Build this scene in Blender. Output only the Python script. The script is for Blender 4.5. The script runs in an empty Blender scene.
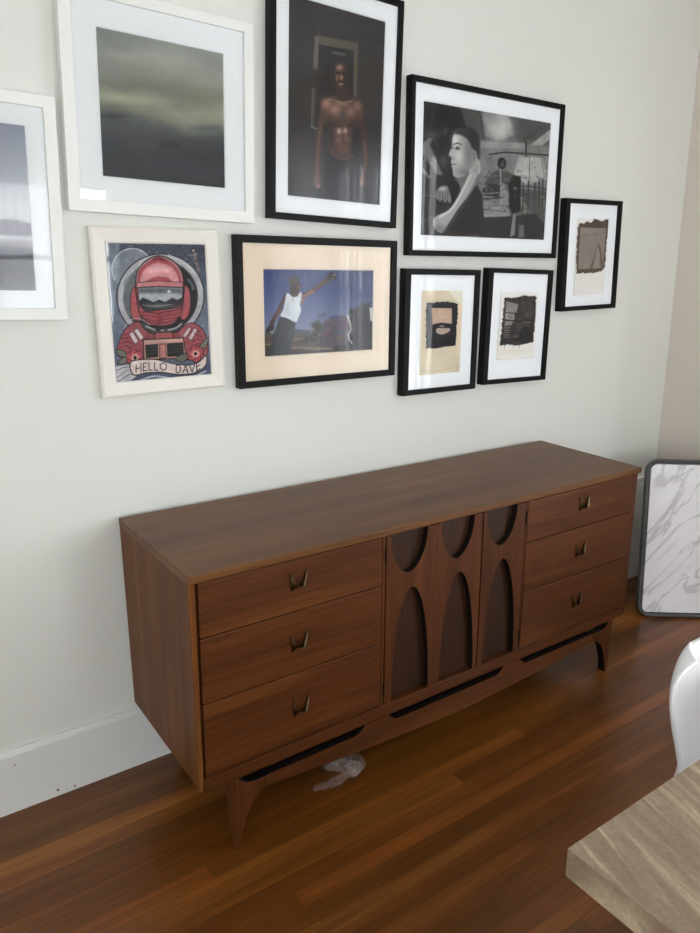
import bpy, bmesh, math, random
import numpy as np
from mathutils import Vector, Matrix

random.seed(7)
C = bpy.context.scene.collection
PI = math.pi

# ------------------------------------------------------------------ helpers
def tag(o, label, cat, group=None, kind=None):
    o['label'] = label
    o['category'] = cat
    if group: o['group'] = group
    if kind: o['kind'] = kind
    return o

def thing(name, label, cat, loc=(0, 0, 0), rot=(0, 0, 0), group=None):
    o = bpy.data.objects.new(name, None)
    o.empty_display_size = .05
    C.objects.link(o)
    o.location = loc
    o.rotation_euler = rot
    return tag(o, label, cat, group)

def obj(name, bm, mats, parent=None, bevel=0, smooth=False, seg=2, angle=35):
    me = bpy.data.meshes.new(name)
    bmesh.ops.recalc_face_normals(bm, faces=bm.faces[:])
    bm.to_mesh(me); bm.free()
    for m in (mats if isinstance(mats, (list, tuple)) else [mats]):
        me.materials.append(m)
    o = bpy.data.objects.new(name, me)
    C.objects.link(o)
    if parent: o.parent = parent
    if smooth:
        for p in me.polygons: p.use_smooth = True
    if bevel:
        b = o.modifiers.new('bevel', 'BEVEL')
        b.width = bevel; b.segments = seg; b.limit_method = 'ANGLE'; b.angle_limit = math.radians(angle)
        b.harden_normals = False
    return o

def struct(name, bm, m, **k):
    o = obj(name, bm, m, **k)
    o['kind'] = 'structure'
    return o

def box(bm, x0, x1, y0, y1, z0, z1, mi=0):
    vs = [bm.verts.new((x, y, z)) for z in (z0, z1) for y in (y0, y1) for x in (x0, x1)]
    for f in ((0, 1, 3, 2), (4, 6, 7, 5), (0, 4, 5, 1), (2, 3, 7, 6), (0, 2, 6, 4), (1, 5, 7, 3)):
        fc = bm.faces.new([vs[i] for i in f]); fc.material_index = mi
    return bm

def BM(): return bmesh.new()

def boxobj(name, dims, m, parent=None, **k):
    return obj(name, box(BM(), *dims), m, parent, **k)

def prism_xz(bm, outline, y0, y1, edge_mi=None, face_mi=0, flags=None):
    """closed outline in x,z extruded from y0 to y1; flags marks the side faces that take edge_mi"""
    n = len(outline)
    a = [bm.verts.new((x, y0, z)) for x, z in outline]
    b = [bm.verts.new((x, y1, z)) for x, z in outline]
    f1 = bm.faces.new(a); f2 = bm.faces.new(b[::-1])
    f1.material_index = f2.material_index = face_mi
    for i in range(n):
        j = (i + 1) % n
        f = bm.faces.new((a[i], b[i], b[j], a[j]))
        f.material_index = edge_mi if (flags and flags[i]) else face_mi
    return bm

def tube(bm, pts, r, seg=10, closed=False):
    pts = [Vector(p) for p in pts]
    rings = []
    n = len(pts)
    up = Vector((0, 0, 1))
    prev = None
    for i, p in enumerate(pts):
        if closed: d = pts[(i + 1) % n] - pts[i - 1]
        elif i == 0: d = pts[1] - pts[0]
        elif i == n - 1: d = pts[-1] - pts[-2]
        else: d = pts[i + 1] - pts[i - 1]
        d.normalize()
        a = prev - d * prev.dot(d) if prev else (up.cross(d) if abs(d.dot(up)) < .95 else Vector((1, 0, 0)).cross(d))
        a.normalize(); prev = a
        b = d.cross(a)
        rr = r[i] if isinstance(r, (list, tuple)) else r
        rings.append([bm.verts.new(p + (a * math.cos(t) + b * math.sin(t)) * rr) for t in [2 * PI * k / seg for k in range(seg)]])
    m = n if closed else n - 1
    for i in range(m):
        A, B = rings[i], rings[(i + 1) % n]
        for k in range(seg):
            bm.faces.new((A[k], A[(k + 1) % seg], B[(k + 1) % seg], B[k]))
    if not closed:
        bm.faces.new(rings[0][::-1]); bm.faces.new(rings[-1])
    return bm

# ------------------------------------------------------------------ materials
def s2l(c):
    out = []
    for v in c[:3]:
        v = v / 255.0
        out.append(v / 12.92 if v <= .04045 else ((v + .055) / 1.055) ** 2.4)
    return tuple(out) + (1.0,)

class NT:
    def __init__(self, name):
        self.m = bpy.data.materials.new(name); self.m.use_nodes = True
        self.t = self.m.node_tree
        self.b = self.t.nodes['Principled BSDF']
        self.out = self.t.nodes['Material Output']
    def n(self, typ, **k):
        nd = self.t.nodes.new('ShaderNode' + typ)
        for a, v in k.items():
            if a in nd.inputs.keys() if isinstance(a, str) else False: nd.inputs[a].default_value = v
            else: setattr(nd, a, v)
        return nd
    def l(self, a, b): self.t.links.new(a, b)
    def set(self, **k):
        for a, v in k.items():
            self.b.inputs[a.replace('_', ' ')].default_value = v
        return self

def plain(name, col, rough=.5, spec=.5, metal=0, bump=None, var=0.0):
    N = NT(name)
    N.set(Base_Color=s2l(col), Roughness=rough, Specular_IOR_Level=spec, Metallic=metal)
    if bump or var:
        tc = N.n('TexCoord')
        no = N.n('TexNoise'); no.inputs['Scale'].default_value = bump[0] if bump else 4
        no.inputs['Detail'].default_value = 5
        N.l(tc.outputs['Object'], no.inputs['Vector'])
        if bump:
            bp = N.n('Bump'); bp.inputs['Strength'].default_value = bump[1]; bp.inputs['Distance'].default_value = .002
            N.l(no.outputs['Fac'], bp.inputs['Height']); N.l(bp.outputs['Normal'], N.b.inputs['Normal'])
        if var:
            n2 = N.n('TexNoise'); n2.inputs['Scale'].default_value = 2.2; n2.inputs['Detail'].default_value = 3
            N.l(tc.outputs['Object'], n2.inputs['Vector'])
            mx = N.n('MixRGB'); mx.inputs['Color1'].default_value = s2l([c * (1 - var) for c in col]); mx.inputs['Color2'].default_value = s2l([min(255, c * (1 + var)) for c in col])
            N.l(n2.outputs['Fac'], mx.inputs['Fac']); N.l(mx.outputs['Color'], N.b.inputs['Base Color'])
    return N.m

def wood(name, dark, mid, light, axis='x', scale=1.0, rough=.38, spec=.5, attr=None, bands=1.0, coat=0.0, pore=.35):
    """grain runs along `axis`"""
    N = NT(name)
    tc = N.n('TexCoord'); oi = N.n('ObjectInfo')
    off = N.n('VectorMath', operation='MULTIPLY'); off.inputs[1].default_value = (7.3, 3.1, 5.7)
    cmb = N.n('CombineXYZ')
    for i in range(3): N.l(oi.outputs['Random'], cmb.inputs[i])
    N.l(cmb.outputs[0], off.inputs[0])
    add = N.n('VectorMath', operation='ADD')
    N.l(tc.outputs['Object'], add.inputs[0]); N.l(off.outputs[0], add.inputs[1])
    def stretched(lo, hi, sc, det):
        mp = N.n('Mapping')
        s = {'x': (lo, hi, hi), 'y': (hi, lo, hi), 'z': (hi, hi, lo)}[axis]
        mp.inputs['Scale'].default_value = [v * scale for v in s]
        N.l(add.outputs[0], mp.inputs['Vector'])
        no = N.n('TexNoise'); no.inputs['Scale'].default_value = sc; no.inputs['Detail'].default_value = det
        no.inputs['Distortion'].default_value = .6
        N.l(mp.outputs[0], no.inputs['Vector'])
        return no.outputs['Fac']
    g1 = stretched(.5, 7, 2.0, 4)      # broad figure
    g2 = stretched(1.5, 60, 3.0, 5)    # fine pores
    r1 = N.n('ValToRGB')
    e = r1.color_ramp.elements
    e[0].position = .3; e[0].color = s2l(dark); e[1].position = .72; e[1].color = s2l(light)
    k = e.new(.52); k.color = s2l(mid)
    N.l(g1, r1.inputs['Fac'])
    r2 = N.n('ValToRGB'); e = r2.color_ramp.elements
    v = 1 - pore
    e[0].position = .35; e[0].color = (v, v, v, 1); e[1].position = .6; e[1].color = (1, 1, 1, 1)
    N.l(g2, r2.inputs['Fac'])
    mx = N.n('MixRGB', blend_type='MULTIPLY'); mx.inputs['Fac'].default_value = 1
    N.l(r1.outputs['Color'], mx.inputs['Color1']); N.l(r2.outputs['Color'], mx.inputs['Color2'])
    col = mx.outputs['Color']
    if attr:
        at = N.n('Attribute', attribute_name=attr)
        m2 = N.n('MixRGB', blend_type='MULTIPLY'); m2.inputs['Fac'].default_value = 1
        N.l(col, m2.inputs['Color1']); N.l(at.outputs['Color'], m2.inputs['Color2'])
        col = m2.outputs['Color']
    N.l(col, N.b.inputs['Base Color'])
    rr = N.n('MapRange'); rr.inputs['To Min'].default_value = rough - .06; rr.inputs['To Max'].default_value = rough + .08
    N.l(g2, rr.inputs['Value']); N.l(rr.outputs[0], N.b.inputs['Roughness'])
    bp = N.n('Bump'); bp.inputs['Strength'].default_value = .12; bp.inputs['Distance'].default_value = .001
    N.l(g2, bp.inputs['Height']); N.l(bp.outputs['Normal'], N.b.inputs['Normal'])
    N.set(Specular_IOR_Level=spec, Coat_Weight=coat, Coat_Roughness=.25)
    return N.m

M = {}
M['wall'] = plain('wall_paint', (223, 225, 219), .7, .25, bump=(60, .08), var=.008)
M['wall_east'] = plain('wall_paint_shaded', (226, 218, 209), .75, .2, bump=(60, .08))  # same wall paint, warmed to hold the beige shade of this wall
M['ceiling'] = plain('ceiling_paint', (235, 235, 232), .8)
WA = dict(dark=(74, 38, 12), mid=(88, 47, 17), light=(104, 59, 24), spec=.28)
M['walnut_x'] = wood('walnut_horizontal', axis='x', **WA, rough=.42)
M['walnut_z'] = wood('walnut_vertical', axis='z', **WA, rough=.42)
M['walnut_side_lit'] = wood('walnut_side_lit', (94, 53, 20), (111, 66, 28), (126, 79, 38), axis='z', rough=.48, spec=.2)  # same walnut, left side lightened in colour for the light on it
M['walnut_y'] = wood('walnut_depth', axis='y', **WA, rough=.42)
M['walnut_top_sheen'] = wood('walnut_top_sheen', (90, 54, 20), (107, 67, 28), (123, 81, 37), axis='x', rough=.42, spec=.38)  # same walnut, with the sheen of the top put into a lighter colour
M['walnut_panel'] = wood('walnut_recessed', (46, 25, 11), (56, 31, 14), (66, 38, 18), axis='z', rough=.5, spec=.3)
M['edge'] = plain('dark_edge', (16, 11, 8), .6, .3)  # near-black for cut-out edges, leg curves, slot strip and picture backings
M['inside'] = plain('case_inside', (34, 22, 14), .8, .2)
M['brass'] = plain('aged_brass', (98, 82, 58), .34, .5, metal=1, bump=(90, .1))
M['hinge'] = plain('blackened_hinge', (22, 18, 14), .5, metal=.6)
M['black'] = plain('black_frame', (9, 9, 10), .5, .18)
M['white_frame'] = plain('white_frame', (234, 236, 232), .45, .5, bump=(40, .05))
M['cream_frame'] = plain('cream_frame', (232, 229, 221), .55, .4, bump=(40, .05))
M['mat_white'] = plain('white_mat', (247, 250, 251), .85, .2)
M['mat_cream'] = plain('cream_mat', (245, 232, 212), .85, .2)
M['plastic'] = plain('white_shell', (236, 238, 240), .28, .5)
M['leg_wood'] = wood('chair_leg_wood', (150, 110, 70), (176, 134, 90), (196, 154, 108), axis='z')
M['rim'] = plain('grey_metal_rim', (66, 68, 66), .45, .4)
M['darktube'] = plain('dark_tube', (28, 28, 29), .4, .5, metal=.4)

def glass_mat():
    N = NT('picture_glass')
    N.t.nodes.remove(N.b)
    tr = N.n('BsdfTransparent'); gl = N.n('BsdfGlossy'); gl.inputs['Roughness'].default_value = .015
    fr = N.n('Fresnel'); fr.inputs['IOR'].default_value = 1.5
    mul = N.n('Math', operation='MULTIPLY'); mul.inputs[1].default_value = 1.0
    mix = N.n('MixShader')
    N.l(fr.outputs[0], mul.inputs[0]); N.l(mul.outputs[0], mix.inputs[0])
    N.l(tr.outputs[0], mix.inputs[1]); N.l(gl.outputs[0], mix.inputs[2]); N.l(mix.outputs[0], N.out.inputs['Surface'])
    return N.m
M['glass'] = glass_mat()

def wrap_mat():
    N = NT('clear_plastic_wrap')
    N.t.nodes.remove(N.b)
    tr = N.n('BsdfTransparent'); gl = N.n('BsdfGlossy'); gl.inputs['Roughness'].default_value = .22
    df = N.n('BsdfDiffuse'); df.inputs['Color'].default_value = (.75, .74, .72, 1)
    m1 = N.n('MixShader'); m1.inputs[0].default_value = .7
    m2 = N.n('MixShader'); m2.inputs[0].default_value = .11
    N.l(gl.outputs[0], m1.inputs[1]); N.l(df.outputs[0], m1.inputs[2])
    N.l(tr.outputs[0], m2.inputs[1]); N.l(m1.outputs[0], m2.inputs[2]); N.l(m2.outputs[0], N.out.inputs['Surface'])
    return N.m
M['wrap'] = wrap_mat()

def curtain_mat(name, tcol, see):
    N = NT(name)
    N.t.nodes.remove(N.b)
    tl = N.n('BsdfTranslucent'); tl.inputs['Color'].default_value = tcol
    df = N.n('BsdfDiffuse'); df.inputs['Color'].default_value = (.85, .85, .86, 1)
    tr = N.n('BsdfTransparent')
    m1 = N.n('MixShader'); m1.inputs[0].default_value = .4
    m2 = N.n('MixShader'); m2.inputs[0].default_value = see
    N.l(tl.outputs[0], m1.inputs[1]); N.l(df.outputs[0], m1.inputs[2])
    N.l(m1.outputs[0], m2.inputs[1]); N.l(tr.outputs[0], m2.inputs[2]); N.l(m2.outputs[0], N.out.inputs['Surface'])
    return N.m
M['curtain'] = curtain_mat('sheer_curtain', (.5, .5, .54, 1), .25)
M['curtain_thin'] = curtain_mat('thin_curtain', (.85, .85, .9, 1), .42)

def marble():
    N = NT('white_marble_laminate')
    tc = N.n('TexCoord')
    ro = N.n('VectorRotate', rotation_type='Y_AXIS'); ro.inputs['Angle'].default_value = math.radians(50)
    mp = N.n('Mapping'); mp.inputs['Location'].default_value = (3.3, 0, 1.7); mp.inputs['Scale'].default_value = (.9, 1, 3.2)
    N.l(tc.outputs['Object'], ro.inputs['Vector']); N.l(ro.outputs[0], mp.inputs['Vector'])
    no = N.n('TexNoise'); no.inputs['Scale'].default_value = 2.1; no.inputs['Detail'].default_value = 6; no.inputs['Distortion'].default_value = 1.3
    N.l(mp.outputs[0], no.inputs['Vector'])
    sub = N.n('Math', operation='SUBTRACT'); sub.inputs[1].default_value = .5
    ab = N.n('Math', operation='ABSOLUTE')
    N.l(no.outputs['Fac'], sub.inputs[0]); N.l(sub.outputs[0], ab.inputs[0])
    r = N.n('ValToRGB'); e = r.color_ramp.elements
    e[0].position = 0; e[0].color = s2l((202, 201, 205)); e[1].position = .03; e[1].color = s2l((240, 239, 242))
    k = e.new(.008); k.color = s2l((206, 205, 208))
    N.l(ab.outputs[0], r.inputs['Fac'])
    n2 = N.n('TexNoise'); n2.inputs['Scale'].default_value = 5; n2.inputs['Detail'].default_value = 3
    N.l(mp.outputs[0], n2.inputs['Vector'])
    r2 = N.n('ValToRGB'); e = r2.color_ramp.elements
    e[0].position = .3; e[0].color = (.84, .84, .86, 1); e[1].position = .6; e[1].color = (1, 1, 1, 1)
    N.l(n2.outputs['Fac'], r2.inputs['Fac'])
    mx = N.n('MixRGB', blend_type='MULTIPLY'); mx.inputs['Fac'].default_value = .45
    N.l(r.outputs['Color'], mx.inputs['Color1']); N.l(r2.outputs['Color'], mx.inputs['Color2'])
    N.l(mx.outputs['Color'], N.b.inputs['Base Color'])
    N.set(Roughness=.3)
    return N.m
M['marble'] = marble()

TABLE_ROT = 16
def table_mat():
    """sandy grey-brown stone laminate with pale slanting streaks"""
    N = NT('streaked_stone_tabletop')
    tc = N.n('TexCoord')
    ro = N.n('VectorRotate', rotation_type='Z_AXIS'); ro.inputs['Angle'].default_value = math.radians(TABLE_ROT)
    mp = N.n('Mapping'); mp.inputs['Scale'].default_value = (34, 4.5, 12)
    N.l(tc.outputs['Object'], ro.inputs['Vector']); N.l(ro.outputs[0], mp.inputs['Vector'])
    no = N.n('TexNoise'); no.inputs['Scale'].default_value = 1.3; no.inputs['Detail'].default_value = 5; no.inputs['Distortion'].default_value = 1.0
    N.l(mp.outputs[0], no.inputs['Vector'])
    r = N.n('ValToRGB'); e = r.color_ramp.elements
    e[0].position = .34; e[0].color = s2l((138, 119, 96)); e[1].position = .72; e[1].color = s2l((192, 174, 145))
    k = e.new(.52); k.color = s2l((152, 134, 113))
    N.l(no.outputs['Fac'], r.inputs['Fac'])
    n2 = N.n('TexNoise'); n2.inputs['Scale'].default_value = 160; n2.inputs['Detail'].default_value = 2
    N.l(tc.outputs['Object'], n2.inputs['Vector'])
    r2 = N.n('ValToRGB'); e = r2.color_ramp.elements
    e[0].position = .3; e[0].color = (.86, .86, .86, 1); e[1].position = .7; e[1].color = (1.05, 1.05, 1.05, 1)
    N.l(n2.outputs['Fac'], r2.inputs['Fac'])
    mx = N.n('MixRGB', blend_type='MULTIPLY'); mx.inputs['Fac'].default_value = 1
    N.l(r.outputs['Color'], mx.inputs['Color1']); N.l(r2.outputs['Color'], mx.inputs['Color2'])
    N.l(mx.outputs['Color'], N.b.inputs['Base Color'])
    N.set(Roughness=.42)
    return N.m
M['tabletop'] = table_mat()

# ------------------------------------------------------------------ room shell
XW, XE, YS, YN, H = -2.6, 2.535, -4.4, 0.0, 2.75

def wall_with_hole(name, mat, horizontal, a0, a1, t0, t1, *holes):
    """horizontal 'x': wall spans a0..a1 in x, thickness t0..t1 in y"""
    bm = BM()
    pieces = []; cur = a0
    for (h0, h1, hz0, hz1) in sorted(holes):
        pieces += [(cur, h0, 0, H), (h0, h1, 0, hz0), (h0, h1, hz1, H)]; cur = h1
    pieces.append((cur, a1, 0, H))
    for (p0, p1, q0, q1) in pieces:
        if horizontal == 'x': box(bm, p0, p1, t0, t1, q0, q1)
        else: box(bm, t0, t1, p0, p1, q0, q1)
    return struct(name, bm, mat)

struct('wall_north', box(BM(), XW, XE + .12, 0, .12, 0, H), M['wall'])
WIN_S = (.5, 1.42, .85, 2.0)
WIN_W_FILL = (-3.9, -2.1, .25, 2.1)  # unseen opening, added to bring in light from the left
WIN_S_FILL = (-2.2, -.6, .1, 2.1)  # unseen opening, added to lift the dim lower left of the room
WIN_E = (-3.35, -1.75, .3, 2.15)
wall_with_hole('wall_south', M['wall'], 'x', XW, XE + .12, YS - .12, YS, WIN_S, WIN_S_FILL)
wall_with_hole('wall_east', M['wall_east'], 'y', YS, 0, XE, XE + .12, WIN_E)
wall_with_hole('wall_west', M['wall'], 'y', YS, 0, XW - .12, XW, WIN_W_FILL)
struct('ceiling', box(BM(), XW - .12, XE + .12, YS - .12, .12, H, H + .1), M['ceiling'])

def window(name, horizontal, hole, t0, t1):
    """sash frame with one meeting rail, and a sill"""
    a0, a1, z0, z1 = hole
    w = .05
    zm = (z0 + z1) / 2
    am = (a0 + a1) / 2
    bm = BM()
    for (p0, p1, q0, q1) in ((a0, a0 + w, z0, z1), (a1 - w, a1, z0, z1), (a0 + w, a1 - w, z0, z0 + w), (a0 + w, a1 - w, z1 - w, z1),
                             (a0 + w, a1 - w, zm - .02, zm + .02), (am - .02, am + .02, z0 + w, zm - .02), (am - .02, am + .02, zm + .02, z1 - w)):
        if horizontal == 'x': box(bm, p0, p1, t0, t1, q0, q1)
        else: box(bm, t0, t1, p0, p1, q0, q1)
    return struct(name, bm, M['white_frame'], bevel=.003)
window('window_1', 'x', WIN_S, YS - .09, YS - .04)
window('window_2', 'y', WIN_E, XE + .04, XE + .09)
window('fill_window_south', 'x', WIN_S_FILL, YS - .09, YS - .04)
window('fill_window_west', 'y', WIN_W_FILL, XW - .09, XW - .04)
struct('trim_1', box(BM(), 2.25, XE, -.024, 0, 0, .505), M['white_frame'], bevel=.002)

# floor: strip boards running along x, each board its own tone
def make_floor():
    bm = BM()
    lay = bm.loops.layers.float_color.new('tone')
    PW = .0508
    rnd = random.Random(19)
    row = 0
    y = YN + .0132
    def face(x0, x1, y0, y1, c, z=0):
        f = bm.faces.new([bm.verts.new(p) for p in ((x0, y0, z), (x1, y0, z), (x1, y1, z), (x0, y1, z))])
        for lp in f.loops: lp[lay] = (c[0], c[1], c[2], 1)
    while y > YS:
        y1 = y; y0 = y - PW
        x = XW - rnd.random() * 1.0
        while x < XE:
            L = rnd.uniform(.55, 1.9)
            k = rnd.gauss(1.0, .10)
            if rnd.random() < .10: k = rnd.uniform(1.25, 1.5)
            k = max(.82, k)
            warm = rnd.uniform(-.05, .05)
            # the two pale boards that run in front of the baseboard on the left
            if row == 4 and x < .2: k = 1.75; warm = -.04; L = max(L, 3.0)
            elif row == 5 and x < .2: k = 1.38; warm = -.02; L = max(L, 2.8)
            elif row in (0, 1, 2, 3) and x < .2: k = min(k, .95)
            xa, xb = max(x, XW), min(x + L, XE)
            if xb > xa: face(xa, xb, y0, y1, (k * (1 + warm), k, k * (1 - warm)))
            x += L
        y = y0; row += 1
    me = bpy.data.meshes.new('floor')
    # board seams
    bm.to_mesh(me); bm.free()
    return me
def floor_mat():
    m = wood('oak_strip_floor', (92, 52, 15), (111, 64, 22), (132, 81, 31), axis='x', rough=.3, spec=.45, attr='tone', pore=.3)
    nt = m.node_tree; b = nt.nodes['Principled BSDF']
    src = b.inputs['Base Color'].links[0].from_socket
    tc = nt.nodes.new('ShaderNodeTexCoord'); sp = nt.nodes.new('ShaderNodeSeparateXYZ'); nt.links.new(tc.outputs['Object'], sp.inputs[0])
    a = nt.nodes.new('ShaderNodeMath'); a.operation = 'SUBTRACT'; a.inputs[1].default_value = .0132; nt.links.new(sp.outputs['Y'], a.inputs[0])
    d = nt.nodes.new('ShaderNodeMath'); d.operation = 'DIVIDE'; d.inputs[1].default_value = .0508; nt.links.new(a.outputs[0], d.inputs[0])
    r = nt.nodes.new('ShaderNodeMath'); r.operation = 'FRACT'; nt.links.new(d.outputs[0], r.inputs[0])
    s = nt.nodes.new('ShaderNodeMath'); s.operation = 'SUBTRACT'; s.inputs[1].default_value = .5; nt.links.new(r.outputs[0], s.inputs[0])
    ab = nt.nodes.new('ShaderNodeMath'); ab.operation = 'ABSOLUTE'; nt.links.new(s.outputs[0], ab.inputs[0])
    rp = nt.nodes.new('ShaderNodeValToRGB'); e = rp.color_ramp.elements
    e[0].position = .478; e[0].color = (1, 1, 1, 1); e[1].position = .496; e[1].color = (.45, .45, .45, 1)
    nt.links.new(ab.outputs[0], rp.inputs['Fac'])
    mx = nt.nodes.new('ShaderNodeMixRGB'); mx.blend_type = 'MULTIPLY'; mx.inputs['Fac'].default_value = 1
    nt.links.new(src, mx.inputs['Color1']); nt.links.new(rp.outputs['Color'], mx.inputs['Color2'])
    nt.links.new(mx.outputs['Color'], b.inputs['Base Color'])
    return m
M['floor'] = floor_mat()
fme = make_floor(); fme.materials.append(M['floor'])
fo = bpy.data.objects.new('floor', fme); C.objects.link(fo); fo['kind'] = 'structure'

# baseboards with a small rounded cap; a few chips near the floor on the left
def base_mat():
    N = NT('baseboard_paint')
    N.set(Roughness=.4)
    tc = N.n('TexCoord')
    prev = None
    for (x, z, r) in ((-0.2144, 0.0181, 0.0035), (-0.1699, 0.0105, 0.0030), (-0.2304, 0.0448, 0.0016), (-0.3124, 0.1412, 0.0022), (-0.1912, 0.0106, 0.0013)):
        d = N.n('VectorMath', operation='DISTANCE'); d.inputs[1].default_value = (x, -.018, z)
        N.l(tc.outputs['Object'], d.inputs[0])
        lt = N.n('Math', operation='LESS_THAN'); lt.inputs[1].default_value = r
        N.l(d.outputs['Value'], lt.inputs[0])
        if prev is None: prev = lt.outputs[0]
        else:
            mxx = N.n('Math', operation='MAXIMUM'); N.l(prev, mxx.inputs[0]); N.l(lt.outputs[0], mxx.inputs[1]); prev = mxx.outputs[0]
    mx = N.n('MixRGB'); mx.inputs['Color1'].default_value = s2l((226, 228, 226)); mx.inputs['Color2'].default_value = s2l((110, 70, 45))
    N.l(prev, mx.inputs['Fac']); N.l(mx.outputs['Color'], N.b.inputs['Base Color'])
    return N.m
M['base'] = base_mat()
def baseboard(name, a0, a1, axis, at, s):
    prof = [(0, 0), (.018, 0), (.018, .170), (.0155, .176), (.012, .178), (.009, .182), (0, .182)]
    bm = BM()
    A = []; B = []
    for (t, z) in prof:
        if axis == 'x': A.append(bm.verts.new((a0, at + s * t, z))); B.append(bm.verts.new((a1, at + s * t, z)))
        else: A.append(bm.verts.new((at + s * t, a0, z))); B.append(bm.verts.new((at + s * t, a1, z)))
    for i in range(len(prof)):
        j = (i + 1) % len(prof)
        bm.faces.new((A[i], A[j], B[j], B[i]))
    bm.faces.new(A); bm.faces.new(B[::-1])
    return struct(name, bm, M['base'])
baseboard('baseboard_north', XW, XE, 'x', 0, -1)
baseboard('baseboard_east', YS, -.018, 'y', XE, -1)
baseboard('baseboard_west', YS, -.018, 'y', XW, 1)
baseboard('baseboard_south', XW + .018, XE - .018, 'x', YS, 1)

# sheer curtains at the windows behind the camera (they show in the picture glass)
def curtain(x0, x1, at, axis, z0, z1, label, amp=.03, waves=9, mat='curtain'):
    bm = BM(); rows = []
    n = waves * 10
    for i in range(n + 1):
        s = i / n
        p = x0 + (x1 - x0) * s
        q = at + amp * math.sin(s * waves * 2 * PI) + .008 * math.sin(s * 47)
        rows.append([bm.verts.new((p, q, z) if axis == 'x' else (q, p, z)) for z in (z0, z1)])
    for i in range(n): bm.faces.new((rows[i][0], rows[i + 1][0], rows[i + 1][1], rows[i][1]))
    o = obj('curtain', bm, M[mat], smooth=True)
    return tag(o, label, 'curtain')
curtain(.35, 1.0, YS + .10, 'x', .03, 2.3, 'white sheer curtain at the window of the wall opposite the pictures')
curtain(-2.76, -1.6, XE - .10, 'y', .03, 2.35, 'dense white pleated curtain on the east window, nearer the pictures', amp=.03, waves=14)
curtain(-3.5, -2.50, XE - .22, 'y', .03, 2.35, 'thin see-through curtain on the east window, farther from the pictures', amp=.04, waves=9, mat='curtain_thin')

# ------------------------------------------------------------------ dresser
W, YB, YF, HT = 1.68, -.02, -.502, .7777
dresser = thing('dresser', 'long low walnut brown dresser with six drawers and carved arch doors', 'dresser', (0, 0, 0))
ZT = .757      # underside of the top
ZB = .212      # bottom of the case
# top: thin slab, slight overhang, soft edges
boxobj('top', (0, W, YF, YB, ZT, HT), M['walnut_top_sheen'], dresser, bevel=.0025)
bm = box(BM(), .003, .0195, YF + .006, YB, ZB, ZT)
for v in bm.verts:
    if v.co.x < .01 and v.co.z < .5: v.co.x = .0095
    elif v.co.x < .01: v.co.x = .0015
obj('side_panel', bm, M['walnut_side_lit'], dresser, bevel=.0015)
boxobj('side_panel', (1.640, 1.668, YF + .006, YB, ZB, ZT), M['walnut_z'], dresser, bevel=.002)
boxobj('back_panel', (.0195, 1.640, YB - .008, YB, ZB + .02, ZT), M['inside'], dresser)
boxobj('bottom_rail', (.0195, 1.640, YF, YF + .03, ZB, .249), M['walnut_x'], dresser, bevel=.0015)
boxobj('bottom_panel', (.0195, 1.640, YF + .03, YB - .008, ZB, .236), M['inside'], dresser)
boxobj('divider', (.5415, .5505, YF + .001, YB - .008, .249, ZT), M['walnut_z'], dresser, bevel=.001)
boxobj('divider', (1.092, 1.099, YF + .001, YB - .008, .249, ZT), M['walnut_z'], dresser, bevel=.001)

def handle_mesh():
    """forked brass pull: two pointed horns joined by a curved lip with a ridge at the centre"""
    bm = BM()
    w, h = .0225, .052
    lip, root, back = [], [], []
    n = 28
    for i in range(n + 1):
        s = -1 + 2 * i / n
        x = w * s
        zi = .017 + (h - .017) * abs(s) ** 2.3          # inner curve of the U
        pr = .019 * (1 - abs(s) ** 1.5) + .0065          # how far the lip stands out
        if abs(s) < .999: zo = .010 - .010 * abs(s) ** 1.2
        else: zo = 0
        lip.append(bm.verts.new((x * .98, -pr, zi)))
        root.append(bm.verts.new((x, -.0008 - .003 * (1 - abs(s)), zo)))
        back.append(bm.verts.new((x * .9, -.0008, zi - .0035)))
    mid = []
    for i in range(n + 1):
        a, b = lip[i].co, root[i].co
        c = a.lerp(b, .5); c.y += .0035
        mid.append(bm.verts.new(c))
    for i in range(n):
        bm.faces.new((lip[i], lip[i + 1], mid[i + 1], mid[i]))
        bm.faces.new((mid[i], mid[i + 1], root[i + 1], root[i]))
        bm.faces.new((lip[i + 1], lip[i], back[i], back[i + 1]))
        bm.faces.new((back[i + 1], back[i], root[i], root[i + 1]))
    bm.faces.new((lip[0], mid[0], root[0], back[0]))
    bm.faces.new((lip[-1], back[-1], root[-1], mid[-1]))
    bmesh.ops.recalc_face_normals(bm, faces=bm.faces[:])
    me = bpy.data.meshes.new('handle'); bm.to_mesh(me); bm.free()
    me.materials.append(M['brass'])
    for p in me.polygons: p.use_smooth = True
    return me
HM = handle_mesh()

rows = ((.6195, .7555, .674), (.4490, .6165, .509), (.2515, .4460, .325))
hx = {0: .282, 1: 1.367}
for bank, (x0, x1) in enumerate(((.0235, .5395), (1.101, 1.6325))):
    for (z0, z1, hz) in rows:
        d = boxobj('drawer', (x0, x1, YF, YF + .018, z0, z1), M['walnut_x'], dresser, bevel=.0018)
        # box behind the front belongs to the same drawer
        hd = bpy.data.objects.new('handle', HM); C.objects.link(hd); hd.parent = d
        hd.location = (hx[bank] + (.0 if hz > .4 else .003), YF, hz); hd['label'] = 'forked aged brass pull'
# hollow behind the drawer fronts stays dark
boxobj('drawer_case', (.0235, .5395, YF + .022, YB - .02, .25, .75), M['inside'], dresser)
boxobj('drawer_case', (1.101, 1.6325, YF + .022, YB - .02, .25, .75), M['inside'], dresser)

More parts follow.
